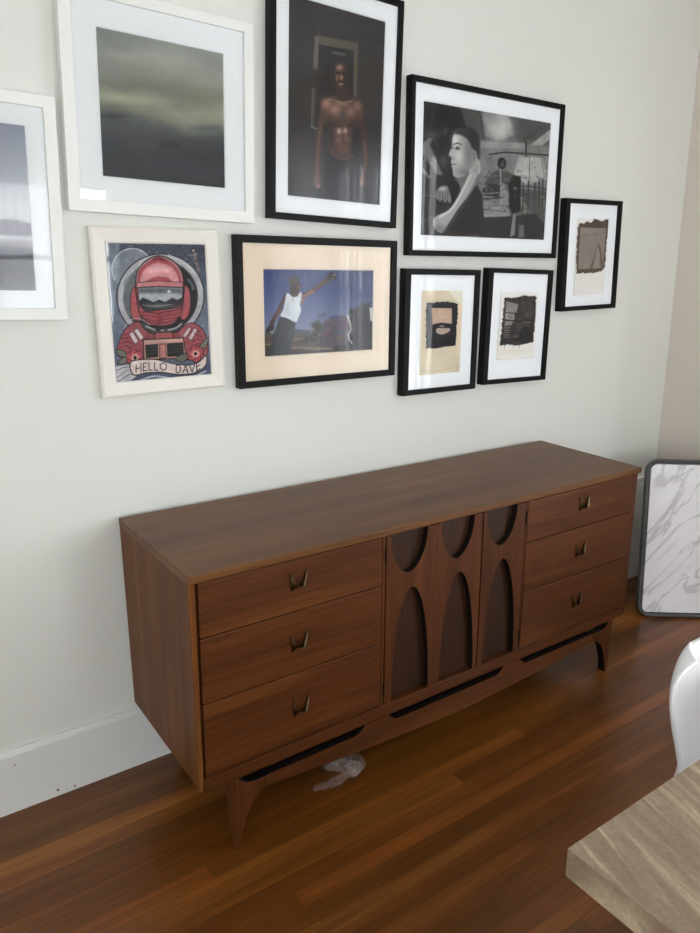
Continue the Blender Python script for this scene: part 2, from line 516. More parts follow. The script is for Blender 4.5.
# doors: carved lattice with paired arches over a recessed panel
DZ0, DZ1 = .2515, .7555
def door_outline(x0, x1, cols):
    """one closed outline: the cut-outs open at the door's top and bottom, so the lattice is a plain polygon"""
    pts = []; fl = []
    ht, hb = .064, .068
    zn1, zn0 = .636, .589
    pts.append((x0, DZ0)); fl.append(False)
    for c in cols:            # bottom edge, left to right, with arches going up
        N = 26
        for i in range(N + 1):
            a = PI * i / N
            x = c + .006 - hb * math.cos(a); z = DZ0 + (zn0 - DZ0) * math.sin(a)
            pts.append((x, z)); fl.append(i < N)
    pts.append((x1, DZ0)); fl.append(False)
    pts.append((x1, DZ1)); fl.append(False)
    for c in cols[::-1]:
        N = 26
        for i in range(N + 1):
            a = PI * i / N
            t = math.sin(a)
            # slightly tighter than an ellipse
            wdt = math.copysign(abs(math.cos(a)) ** 1.12, math.cos(a))
            x = c - .007 + ht * wdt; z = DZ1 - (DZ1 - zn1) * t
            pts.append((x, z)); fl.append(i < N)
    pts.append((x0, DZ1)); fl.append(False)
    return pts, fl
def make_door(x0, x1, cols, hinge_x):
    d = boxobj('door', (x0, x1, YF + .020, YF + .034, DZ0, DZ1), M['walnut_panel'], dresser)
    pts, fl = door_outline(x0, x1, cols)
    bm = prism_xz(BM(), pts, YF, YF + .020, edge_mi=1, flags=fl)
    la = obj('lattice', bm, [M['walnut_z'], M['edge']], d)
    la['label'] = 'lighter carved lattice of pointed arches'
    for hz in (.705, .300):
        h = boxobj('hinge', (hinge_x - .0022, hinge_x + .0022, YF - .0035, YF + .0005, hz - .021, hz + .021), M['hinge'], d, bevel=.0008)
make_door(.5535, .9055, (.639, .816), .5505)
make_door(.9115, 1.0895, (.9945,), 1.0925)
boxobj('cabinet_case', (.5535, 1.0895, YF + .04, YB - .02, .25, .75), M['inside'], dresser)

# base: apron with three long slots, tapering curved legs
YA = -.493
def apron():
    top, x0, x1 = ZB, .185, 1.505
    def zb(x): return .113 + .036 * abs((x - .845) / .66) ** 1.6
    slots = ((.110, .500), (.572, 1.046), (1.110, 1.582))
    def upper(x):
        for a, b in slots:
            if a < x < b:
                e = .045
                d = min((x - a), (b - x)) / e
                return top - .031 * (1 - (1 - min(d, 1)) ** 2.2) - .0
        return top
    bm = BM(); n = 160
    cols = []
    for i in range(n + 1):
        x = x0 + (x1 - x0) * i / n
        cols.append([bm.verts.new((x, y, z)) for (y, z) in ((YA, zb(x)), (YA, upper(x)), (YA + .022, upper(x)), (YA + .022, zb(x)))])
    for i in range(n):
        a, b = cols[i], cols[i + 1]
        for k in range(4):
            f = bm.faces.new((a[k], a[(k + 1) % 4], b[(k + 1) % 4], b[k]))
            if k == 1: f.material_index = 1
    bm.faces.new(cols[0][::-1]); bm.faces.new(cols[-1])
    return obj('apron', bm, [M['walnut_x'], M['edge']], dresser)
apron()
# dark strip added as the shade behind the open slots
boxobj('slot_shade', (.16, 1.52, YA + .05, YA + .06, .15, ZB), M['edge'], dresser)

def leg(side, y0, y1):
    inner = [(.110, ZB), (.116, .198), (.130, .186), (.155, .181), (.192, .181), (.196, .152), (.170, .142), (.148, .124), (.134, .100), (.124, .074), (.117, .046), (.113, .018), (.111, 0)]
    outer = [(.099, 0), (.094, .08), (.089, .15), (.086, ZB)]
    pts = inner + outer
    if side > 0: pts = [(1.690 - x, z) for x, z in pts]
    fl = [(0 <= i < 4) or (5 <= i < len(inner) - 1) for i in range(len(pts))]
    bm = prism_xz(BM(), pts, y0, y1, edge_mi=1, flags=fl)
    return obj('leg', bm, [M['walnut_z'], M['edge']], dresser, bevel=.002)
for s in (-1, 1):
    leg(s, YA - .002, YA + .028)
    leg(s, -.135, -.105)
for x in (.098, 1.560):
    boxobj('stretcher', (x, x + .02, YA + .03, -.135, .165, ZB), M['walnut_y'], dresser, bevel=.002)

# ------------------------------------------------------------------ artwork painting
class Art:
    """paints a print as a grid of point colours; shapes are given in sketch units inside the quad TL,TR,BR,BL"""
    def __init__(s, nx, ny, quad, base=(128, 128, 128)):
        s.nx, s.ny = nx, ny
        u, v = np.meshgrid(np.linspace(0, 1, nx), np.linspace(0, 1, ny))   # v from the top
        (x0, y0), (x1, y1), (x2, y2), (x3, y3) = quad
        A = []; b = []
        for (uu, vv), (x, y) in zip(((0, 0), (1, 0), (1, 1), (0, 1)), quad):
            A.append([uu, vv, 1, 0, 0, 0, -uu * x, -vv * x]); b.append(x)
            A.append([0, 0, 0, uu, vv, 1, -uu * y, -vv * y]); b.append(y)
        h = np.linalg.solve(np.array(A, float), np.array(b, float))
        w = h[6] * u + h[7] * v + 1
        s.X = (h[0] * u + h[1] * v + h[2]) / w; s.Y = (h[3] * u + h[4] * v + h[5]) / w
        s.u, s.v = u, v
        s.c = np.ones((ny, nx, 3)) * np.array(base, float)
        s.r = np.random.RandomState(5)
    def put(s, m, col, alpha=1.0):
        m = (np.clip(m, 0, 1) * alpha)[..., None]
        s.c = s.c * (1 - m) + np.array(col, float) * m
    def sm(s, pts, k=6, closed=True):
        P = np.array(pts, float); n = len(P); out = []
        rng = range(n) if closed else range(n - 1)
        for i in rng:
            if closed: p0, p1, p2, p3 = P[i - 1], P[i], P[(i + 1) % n], P[(i + 2) % n]
            else: p0, p1, p2, p3 = P[max(i - 1, 0)], P[i], P[i + 1], P[min(i + 2, n - 1)]
            for j in range(k):
                t = j / k
                out.append(.5 * ((2 * p1) + (p2 - p0) * t + (2 * p0 - 5 * p1 + 4 * p2 - p3) * t * t + (3 * p1 - p0 - 3 * p2 + p3) * t ** 3))
        if not closed: out.append(P[-1])
        return np.array(out)
    def dist(s, P, closed):
        d = np.full(s.X.shape, 1e9)
        n = len(P)
        for i in range(n if closed else n - 1):
            a, b = P[i], P[(i + 1) % n]
            e = b - a; L = max(e @ e, 1e-9)
            t = np.clip(((s.X - a[0]) * e[0] + (s.Y - a[1]) * e[1]) / L, 0, 1)
            d = np.minimum(d, np.hypot(s.X - a[0] - t * e[0], s.Y - a[1] - t * e[1]))
        return d
    def inside(s, P):
        ins = np.zeros(s.X.shape, bool)
        n = len(P)
        for i in range(n):
            (xa, ya), (xb, yb) = P[i], P[(i + 1) % n]
            if ya == yb: continue
            c = ((ya > s.Y) != (yb > s.Y)) & (s.X < (xb - xa) * (s.Y - ya) / (yb - ya) + xa)
            ins ^= c
        return ins
    def poly(s, pts, col, soft=2.0, alpha=1.0, curve=False, edge=None, ew=2.0):
        P = s.sm(pts) if curve else np.array(pts, float)
        d = s.dist(P, True); ins = s.inside(P)
        sd = np.where(ins, d, -d)
        s.put(np.clip(sd / soft + .5, 0, 1), col, alpha)
        if edge is not None: s.put(np.clip((ew - d) / 1.5 + .5, 0, 1), edge)
    def line(s, pts, w, col, alpha=1.0, soft=1.5, curve=False, closed=False):
        P = s.sm(pts, closed=closed) if curve else np.array(pts, float)
        s.put(np.clip((w / 2 - s.dist(P, closed)) / soft + .5, 0, 1), col, alpha)
    def blob(s, cx, cy, rx, ry, col, alpha=1.0, ang=0, p=1.0):
        a = math.radians(ang); dx = s.X - cx; dy = s.Y - cy
        X = dx * math.cos(a) + dy * math.sin(a); Y = -dx * math.sin(a) + dy * math.cos(a)
        s.put(np.exp(-((X / rx) ** 2 + (Y / ry) ** 2) ** p), col, alpha)
    def ell(s, cx, cy, rx, ry, col, alpha=1.0, soft=2.0, edge=None, ew=2.0):
        t = np.linspace(0, 2 * PI, 48, endpoint=False)
        s.poly(np.stack([cx + rx * np.cos(t), cy + ry * np.sin(t)], 1), col, soft, alpha, edge=edge, ew=ew)
    def ramp(s, f, stops):
        xs = [a for a, _ in stops]
        for k in range(3): s.c[..., k] = np.interp(f, xs, [c[k] for _, c in stops])
    def noise(s, cells_x, cells_y, seed=0):
        r = np.random.RandomState(seed)
        g = r.rand(int(cells_y) + 3, int(cells_x) + 3)
        fx = s.u * cells_x; fy = s.v * cells_y
        ix = fx.astype(int); iy = fy.astype(int)
        tx = fx - ix; ty = fy - iy; tx = tx * tx * (3 - 2 * tx); ty = ty * ty * (3 - 2 * ty)
        return ((g[iy, ix] * (1 - tx) + g[iy, ix + 1] * tx) * (1 - ty) + (g[iy + 1, ix] * (1 - tx) + g[iy + 1, ix + 1] * tx) * ty)
    def fbm(s, cx, cy, seed=0, o=4):
        v = 0; a = .5; t = 0
        for k in range(o):
            v = v + a * s.noise(cx * 2 ** k, cy * 2 ** k, seed + k); t += a; a *= .5
        return v / t
    def grain(s, amt, seed=0):
        s.c += (np.random.RandomState(seed).rand(s.ny, s.nx, 1) - .5) * amt
    def mul(s, f):
        s.c = s.c * (f[..., None] if f.ndim == 2 else f)
    def mesh(s, name, w, h, y=0.0, x0=None, z0=0):
        """flat grid centred on x, bottom at z0"""
        nx, ny = s.nx, s.ny
        xs = np.linspace(-w / 2, w / 2, nx); zs = np.linspace(h, 0, ny) + z0
        co = np.zeros((ny, nx, 3)); co[..., 0] = xs[None, :]; co[..., 1] = y; co[..., 2] = zs[:, None]
        idx = np.arange(nx * ny).reshape(ny, nx)
        q = np.stack([idx[1:, :-1], idx[1:, 1:], idx[:-1, 1:], idx[:-1, :-1]], -1).reshape(-1, 4)
        me = bpy.data.meshes.new(name)
        me.vertices.add(nx * ny); me.vertices.foreach_set('co', co.ravel())
        me.loops.add(q.size); me.loops.foreach_set('vertex_index', q.ravel().astype(np.int32))
        me.polygons.add(len(q)); me.polygons.foreach_set('loop_start', (np.arange(len(q)) * 4).astype(np.int32))
        me.update(calc_edges=True)
        at = me.color_attributes.new('ink', 'FLOAT_COLOR', 'POINT')
        c = np.clip((s.c - 9) * 1.05, 0, 255) / 255
        lin = np.where(c <= .04045, c / 12.92, ((c + .055) / 1.055) ** 2.4)
        rgba = np.ones((ny, nx, 4)); rgba[..., :3] = lin
        at.data.foreach_set('color', rgba.ravel())
        return me

def ink_mat():
    N = NT('printed_paper')
    at = N.n('Attribute', attribute_name='ink')
    g = N.n('VectorMath', operation='SCALE'); g.inputs['Scale'].default_value = 1.12
    N.l(at.outputs['Color'], g.inputs[0]); N.l(g.outputs[0], N.b.inputs['Base Color'])
    N.set(Roughness=.6, Specular_IOR_Level=.2)
    return N.m
M['ink'] = ink_mat()

def paint_shore():
    a = Art(120, 80, ((0, 0), (625, 0), (625, 371), (0, 371)))
    n = a.fbm(5, 4, 3)
    a.ramp(a.v + (n - .5) * .05, [(0, (150, 156, 168)), (.25, (180, 185, 192)), (.5, (205, 210, 212)), (.62, (206, 208, 210)), (.67, (214, 216, 218)), (.70, (180, 180, 184)), (.76, (104, 106, 114)), (.86, (88, 90, 98)), (1, (130, 130, 140))])
    a.poly([(-10, 246), (160, 232), (300, 240), (420, 222), (520, 214), (580, 208), (640, 216), (640, 244), (-10, 250)], (140, 138, 150), 4, .9)
    a.blob(520, 330, 90, 34, (74, 76, 84), .5)
    return a

def paint_cloud():
    a = Art(150, 160, ((258, 70), (600, 147), (605, 507), (278, 472)))
    n = a.fbm(3, 4, 11, 5); n2 = a.fbm(2.5, 9, 31, 4)
    a.ramp(a.v + (n - .5) * .16, [(0, (134, 138, 133)), (.14, (158, 161, 152)), (.26, (150, 152, 143)), (.36, (134, 136, 126)), (.46, (158, 161, 142)), (.54, (142, 145, 130)), (.60, (100, 103, 102)), (.66, (80, 83, 87)), (.8, (66, 69, 74)), (1, (62, 64, 70))])
    a.mul(1 + (n2 - .5) * .22)
    a.blob(330, 265, 90, 12, (178, 182, 158), .75, 6); a.blob(470, 160, 80, 40, (172, 176, 164), .5, 10)
    a.blob(310, 200, 70, 30, (140, 143, 134), .6, 20); a.blob(560, 270, 60, 26, (150, 155, 130), .5, 20)
    a.blob(300, 312, 45, 8, (66, 68, 76), .7)
    a.blob(560, 345, 60, 10, (84, 90, 92), .6)
    a.poly([(428, 378), (488, 384), (486, 400), (430, 394)], (54, 56, 60), 4, .6)
    a.grain(5)
    return a

def letters(a, text, col, w):
    """block capitals drawn with strokes; text = [(char, x0, x1, yc, tilt)]"""
    G = {'H': [[(0, 0), (0, 1)], [(1, 0), (1, 1)], [(0, .5), (1, .5)]], 'E': [[(0, 0), (0, 1)], [(0, 0), (1, 0)], [(0, .5), (.8, .5)], [(0, 1), (1, 1)]],
         'L': [[(0, 0), (0, 1), (1, 1)]], 'O': [[(.5, 0), (.08, .25), (.08, .75), (.5, 1), (.92, .75), (.92, .25), (.5, 0)]],
         'D': [[(0, 0), (0, 1), (.6, 1), (1, .72), (1, .28), (.6, 0), (0, 0)]], 'A': [[(0, 1), (.5, 0), (1, 1)], [(.2, .62), (.8, .62)]], 'V': [[(0, 0), (.5, 1), (1, 0)]]}
    for ch, x0, x1, yc, tl in text:
        for st in G[ch]:
            a.line([(x0 + (x1 - x0) * px, yc - 20 + 40 * py + tl * (px - .5)) for px, py in st], w, col, 1, 1.6)

def paint_astro():
    a = Art(290, 370, ((57, 47), (596, 61), (633, 753), (120, 787)))
    n = a.fbm(4, 5, 8)
    a.ramp(a.v + (n - .5) * .35, [(0, (58, 66, 84)), (.3, (86, 98, 122)), (.6, (118, 128, 150)), (.85, (92, 104, 134)), (1, (66, 78, 108))])
    rs = np.random.RandomState(2)
    for _ in range(46):
        a.blob(rs.uniform(70, 600), rs.uniform(55, 200), 2.2, 2.2, (225, 230, 235), .9)
    for _ in range(26): a.blob(rs.uniform(560, 625), rs.uniform(200, 740), 2, 2, (210, 218, 228), .8)
    a.ell(205, 190, 108, 108, (148, 158, 166), .75, 3); a.line([(205 + 108 * math.cos(t), 190 + 108 * math.sin(t)) for t in np.linspace(2.6, 6.0, 30)], 5, (214, 220, 222))
    a.poly([(57, 47), (140, 50), (130, 200), (110, 430), (90, 430)], (196, 212, 216), 12, .35)  # pale window reflection along the left, painted into the print
    # porthole ring
    a.ell(358, 335, 236, 226, (40, 40, 46), 1, 3)
    a.ell(358, 335, 230, 220, (186, 186, 190), 1, 3)
    a.ell(358, 338, 202, 196, (118, 118, 122), 1, 3)
    a.ell(360, 340, 196, 190, (30, 32, 38), 1, 3)
    a.poly([(160, 250), (230, 190), (240, 400), (190, 450), (165, 380)], (126, 134, 138), 8, .8)
    a.line([(505, 250), (525, 275), (532, 300)], 12, (110, 132, 150), .8, 4)
    a.line([(395, 112), (520, 185), (585, 300)], 3, (226, 226, 228), .8)
    # suit shoulders
    for P in ([(128, 640), (138, 570), (170, 505), (235, 468), (300, 520), (330, 560), (300, 660), (200, 668)], [(440, 560), (470, 505), (530, 478), (588, 520), (612, 590), (606, 650), (560, 672), (470, 660)]):
        a.poly(P, (176, 78, 88), 3, curve=True, edge=(48, 24, 30), ew=2.5)
    for i in range(4):
        a.line([(140 + 6 * i, 600 - 22 * i), (176 + 10 * i, 592 - 22 * i), (200 + 10 * i, 606 - 22 * i)], 5, (92, 34, 44), .8, 3)
        a.line([(598 - 8 * i, 600 - 24 * i), (560 - 8 * i, 588 - 24 * i), (536 - 8 * i, 600 - 24 * i)], 5, (92, 34, 44), .8, 3)
    for P in ([(188, 530), (210, 520), (240, 570), (222, 586)], [(215, 512), (236, 504), (268, 552), (250, 566)], [(505, 560), (540, 505), (556, 515), (524, 570)], [(476, 546), (508, 500), (524, 508), (492, 556)]):
        a.poly(P, (212, 196, 196), 3, edge=(60, 40, 44), ew=1.5)
    a.poly([(300, 500), (440, 500), (470, 570), (450, 665), (270, 665), (262, 570)], (150, 60, 66), 3)
    # ear cups and helmet
    a.poly([(205, 300), (232, 290), (256, 440), (236, 462), (205, 440), (196, 370)], (196, 84, 92), 3, curve=True, edge=(60, 26, 30))
    a.poly([(478, 290), (505, 292), (518, 350), (510, 430), (480, 462), (462, 430)], (196, 84, 92), 3, curve=True, edge=(60, 26, 30))
    a.poly([(345, 122), (282, 145), (238, 195), (224, 265), (232, 360), (252, 440), (290, 480), (350, 492), (420, 484), (462, 440), (478, 360), (482, 260), (462, 190), (412, 142)], (186, 76, 84), 3, curve=True, edge=(44, 24, 30), ew=3.5)
    a.line([(228, 280), (238, 200), (290, 148), (345, 128), (405, 146), (456, 196), (476, 275)], 5, (176, 168, 172), .8, 3, curve=True)
    a.poly([(262, 205), (300, 172), (345, 160), (410, 178), (446, 224), (452, 262), (420, 258), (390, 236), (330, 232), (280, 254), (246, 262)], (224, 152, 156), 8, curve=True)
    a.poly([(300, 190), (350, 172), (400, 190), (410, 212), (350, 206), (300, 222)], (238, 190, 190), 10, .7, curve=True)
    a.poly([(345, 124), (318, 134), (306, 150), (345, 146), (390, 152), (372, 134)], (140, 34, 48), 4)
    a.poly([(230, 262), (340, 254), (476, 264), (478, 290), (345, 284), (230, 290)], (216, 134, 138), 3, edge=(96, 40, 46), ew=2)
    # visor with a moonlit mountain view
    V = [(236, 288), (345, 284), (474, 290), (476, 345), (462, 392), (400, 402), (345, 408), (280, 414), (246, 384), (238, 340)]
    a.poly(V, (176, 182, 188), 3, edge=(34, 32, 36), ew=3)
    a.poly([(240, 290), (470, 293), (470, 322), (240, 318)], (92, 98, 108), 16, .9)
    a.poly([(240, 362), (262, 340), (290, 352), (320, 366), (350, 352), (380, 366), (420, 344), (446, 356), (472, 340), (470, 385), (400, 400), (345, 406), (282, 410), (248, 384)], (52, 52, 58), 4)
    a.blob(350, 385, 70, 12, (150, 152, 156), .6); a.blob(402, 310, 9, 9, (232, 236, 240), 1)
    a.line([(262, 380), (330, 388), (420, 378)], 3, (190, 190, 194), .6, 3)
    # chin bands
    a.poly([(258, 416), (345, 424), (470, 404), (470, 436), (430, 466), (350, 480), (285, 468), (262, 444)], (184, 70, 80), 2, edge=(50, 22, 28))
    a.line([(262, 434), (345, 444), (468, 424)], 3, (74, 28, 34)); a.line([(270, 456), (345, 464), (456, 446)], 3, (74, 28, 34))
    a.poly([(340, 424), (372, 424), (372, 478), (340, 480)], (150, 40, 52), 2, .8)
    # neck ring
    a.poly([(262, 470), (300, 494), (370, 504), (440, 492), (470, 462), (482, 480), (450, 520), (372, 536), (300, 524), (262, 494)], (66, 70, 74), 3, curve=True, edge=(24, 24, 28), ew=3)
    a.line([(280, 492), (330, 512), (372, 516)], 8, (184, 190, 192), .9, 3, curve=True); a.line([(400, 514), (440, 504), (466, 484)], 8, (184, 190, 192), .9, 3, curve=True)
    a.line([(165, 500), (190, 462), (240, 450), (300, 486)], 4, (196, 200, 204), .8, 2, curve=True)
    a.ell(345, 508, 16, 12, (30, 32, 36)); a.poly([(330, 528), (420, 524), (424, 560), (326, 560)], (186, 84, 86), 3, edge=(50, 26, 30))
    # chest box
    a.poly([(266, 562), (480, 556), (496, 664), (270, 668)], (204, 152, 136), 2, edge=(60, 36, 34), ew=3)
    a.poly([(276, 590), (344, 586), (346, 656), (280, 660)], (34, 38, 38), 2); a.poly([(392, 584), (478, 580), (486, 654), (394, 656)], (34, 38, 38), 2)
    a.poly([(352, 588), (386, 586), (388, 660), (354, 662)], (206, 126, 118), 2, edge=(70, 36, 36))
    a.line([(276, 574), (476, 568)], 4, (232, 196, 180), .8)
    for i in range(3): a.line([(286, 604 + 16 * i), (338, 601 + 16 * i)], 3, (84, 92, 88), .8); a.line([(402, 600 + 16 * i), (476, 597 + 16 * i)], 3, (76, 82, 80), .8)
    # leaves, flowers
    for P in ([(120, 615), (160, 618), (182, 650), (140, 648)], [(128, 680), (160, 654), (190, 662), (160, 690)], [(560, 610), (612, 558), (606, 600), (580, 626)], [(440, 668), (480, 640), (510, 650), (480, 684)]):
        a.poly(P, (120, 122, 104), 3, curve=True, edge=(36, 38, 34))
    for cx, cy in ((222, 656), (546, 642)):
        for k in range(6):
            t = k * PI / 3 + .4
            a.ell(cx + 24 * math.cos(t), cy + 22 * math.sin(t), 24, 22, (196, 76, 86), 1, 2, edge=(84, 26, 36), ew=2)
        a.ell(cx, cy, 24, 22, (212, 120, 122), 1, 5); a.ell(cx, cy, 12, 12, (40, 20, 24), 1, 4, edge=(230, 190, 180), ew=2)
    # scroll
    a.poly([(120, 700), (200, 690), (250, 740), (200, 775), (122, 786)], (206, 202, 204), 3, .9)
    a.line([(125, 760), (180, 722), (230, 716)], 3, (60, 50, 54)); a.line([(130, 782), (190, 744), (240, 742)], 3, (60, 50, 54)); a.line([(122, 722), (160, 706), (200, 704)], 3, (60, 50, 54))
    a.poly([(196, 684), (240, 668), (330, 668), (420, 690), (500, 700), (560, 688), (600, 652), (606, 690), (584, 722), (520, 748), (440, 748), (360, 736), (280, 738), (214, 746)], (226, 208, 200), 2, curve=True, edge=(50, 36, 38), ew=3)
    a.line([(250, 776), (330, 756), (430, 772), (520, 768), (600, 736)], 10, (206, 208, 214), .8, 4, curve=True)
    letters(a, [('H', 228, 254, 712, -6), ('E', 266, 284, 706, -3), ('L', 296, 314, 703, 0), ('L', 326, 344, 704, 2), ('O', 354, 392, 706, 3),
                ('D', 442, 466, 720, 2), ('A', 478, 506, 722, 0), ('V', 514, 542, 718, -5), ('E', 552, 572, 706, -12)], (44, 32, 36), 5)
    # small floating figure, top right
    a.line([(530, 95), (545, 125), (538, 150), (556, 175), (560, 200)], 15, (128, 112, 108), 1, 4, curve=True)
    a.line([(500, 118), (530, 120), (552, 112)], 5, (160, 140, 130)); a.line([(545, 150), (566, 148)], 6, (60, 54, 56)); a.ell(532, 96, 10, 10, (172, 156, 148), 1, 3, edge=(30, 30, 36))
    a.line([(538, 150), (530, 165), (545, 185)], 5, (40, 38, 44))
    g = a.c.mean(axis=2, keepdims=True); a.c = g + (a.c - g) * .78; a.c *= (1 + (a.fbm(24, 30, 61, 3) - .5) * .25)[..., None]; a.grain(10)
    return a

def paint_man():
    a = Art(170, 300, ((15, -21), (449, 102), (417, 917), (10, 875)))
    n = a.fbm(4, 7, 21)
    a.c[:] = (52, 49, 48); a.mul(.92 + .16 * n)
    a.blob(420, 180, 60, 300, (44, 41, 40), .6); a.blob(360, 140, 150, 16, (66, 62, 58), .6, 12); a.blob(380, 210, 120, 12, (64, 60, 56), .6, 6)
    for x in (40, 52, 74, 96): a.line([(x, 0), (x - 4, 870)], 3, (60, 56, 56), .4, 4)
    a.poly([(10, 770), (200, 750), (430, 690), (430, 930), (10, 890)], (44, 41, 40), 6, .7)
    a.line([(12, 770), (150, 760), (430, 690)], 4, (62, 60, 58), .6, 4)
    # doorway
    a.poly([(150, 205), (306, 226), (306, 600), (140, 590)], (34, 32, 35), 4)
    a.poly([(133, 165), (326, 200), (324, 236), (133, 204)], (98, 90, 70), 3)
    a.poly([(133, 170), (152, 175), (146, 322), (126, 318)], (112, 106, 88), 3)
    a.poly([(306, 210), (326, 212), (318, 440), (302, 436)], (96, 90, 70), 3)
    a.poly([(120, 398), (134, 400), (126, 575), (114, 572)], (90, 90, 80), 3)
    a.line([(118, 574), (142, 580)], 5, (150, 160, 160), .8); a.line([(152, 70), (152, 180)], 2, (96, 92, 88), .8)
    a.line([(214, 242), (264, 252)], 13, (88, 88, 94), .9, 4)
    a.blob(150, 340, 28, 30, (56, 44, 42), .8); a.blob(68, 628, 18, 8, (100, 50, 50), .8); a.line([(410, 650), (424, 654)], 3, (140, 140, 140), .8)
    # arms
    B = (88, 60, 48)
    a.line([(178, 480), (160, 560), (150, 640), (144, 720), (142, 800)], 30, B, 1, 8, curve=True)
    a.line([(160, 560), (148, 660), (142, 790)], 8, (128, 86, 68), .8, 7, curve=True)
    a.line([(330, 490), (342, 560), (352, 640), (356, 720), (340, 810)], 26, (76, 52, 42), 1, 8, curve=True)
    a.line([(350, 640), (354, 720), (342, 795)], 8, (132, 86, 68), .8, 8, curve=True)
    a.blob(142, 812, 15, 24, (134, 86, 72), 1); a.blob(332, 815, 20, 18, (128, 82, 66), 1); a.blob(148, 832, 8, 8, (196, 130, 120), 1)
    # torso
    a.poly([(164, 470), (196, 442), (236, 424), (280, 432), (322, 452), (346, 486), (340, 540), (322, 580), (316, 640), (302, 700), (262, 716), (214, 704), (194, 660), (192, 600), (182, 560), (166, 520)], (86, 58, 46), 9, curve=True)
    a.blob(182, 468, 22, 24, (184, 128, 104), .95, 20); a.blob(322, 480, 18, 22, (164, 112, 90), .8)
    a.blob(222, 496, 30, 26, (176, 126, 104), .95); a.blob(290, 506, 27, 25, (156, 110, 90), .9); a.blob(256, 470, 30, 10, (190, 140, 116), .6)
    a.line([(196, 448), (240, 462), (300, 458)], 5, (196, 150, 124), .6, 5)
    a.blob(258, 520, 16, 18, (92, 82, 78), .9); a.line([(252, 506), (262, 520), (254, 536)], 3, (40, 34, 34), .8)
    a.blob(200, 565, 12, 30, (58, 38, 32), .8); a.blob(318, 600, 16, 60, (54, 36, 30), .8)
    a.poly([(205, 552), (255, 566), (312, 548), (300, 572), (256, 582), (215, 572)], (64, 42, 34), 8, .9)
    a.blob(240, 590, 12, 16, (214, 170, 148), .95); a.blob(266, 588, 10, 16, (206, 160, 138), .95)
    a.blob(238, 628, 16, 14, (150, 104, 82), .8); a.blob(272, 624, 14, 14, (140, 96, 76), .8)
    a.blob(256, 664, 20, 20, (140, 84, 60), .85); a.poly([(196, 590), (214, 600), (216, 660), (200, 670)], (40, 30, 27), 12, .7); a.poly([(300, 590), (330, 580), (318, 690), (290, 690)], (34, 27, 25), 12, .8); a.line([(256, 600), (256, 690)], 3, (60, 38, 32), .7, 4)
    a.line([(198, 676), (220, 702), (262, 714), (300, 702)], 5, (130, 88, 66), .5, 6, curve=True)
    a.poly([(190, 684), (222, 708), (262, 720), (306, 704), (318, 690), (330, 800), (330, 880), (180, 880), (176, 780)], (40, 37, 39), 6, .9)
    # head
    a.poly([(230, 380), (282, 392), (296, 448), (256, 462), (224, 436)], (60, 40, 34), 6)
    a.poly([(252, 288), (228, 302), (220, 340), (226, 380), (244, 404), (262, 402), (274, 376), (278, 330), (270, 300)], (78, 51, 40), 5, curve=True)
    a.blob(242, 310, 15, 13, (190, 136, 108), .95); a.blob(232, 352, 6, 14, (164, 114, 90), .85); a.blob(262, 352, 5, 9, (140, 96, 76), .7); a.blob(268, 350, 10, 40, (50, 34, 30), .8)
    a.line([(229, 332), (245, 334)], 7, (26, 17, 16), 1); a.line([(254, 335), (271, 338)], 7, (26, 17, 16), 1); a.line([(238, 366), (262, 368)], 4, (36, 24, 22), .9)
    a.blob(250, 354, 6, 12, (196, 144, 116), .9); a.line([(242, 372), (260, 374)], 4, (38, 24, 22), .9); a.blob(248, 384, 10, 4, (210, 160, 136), .9)
    g = a.c.mean(axis=2, keepdims=True); a.c = g + (a.c - g) * .72
    return a

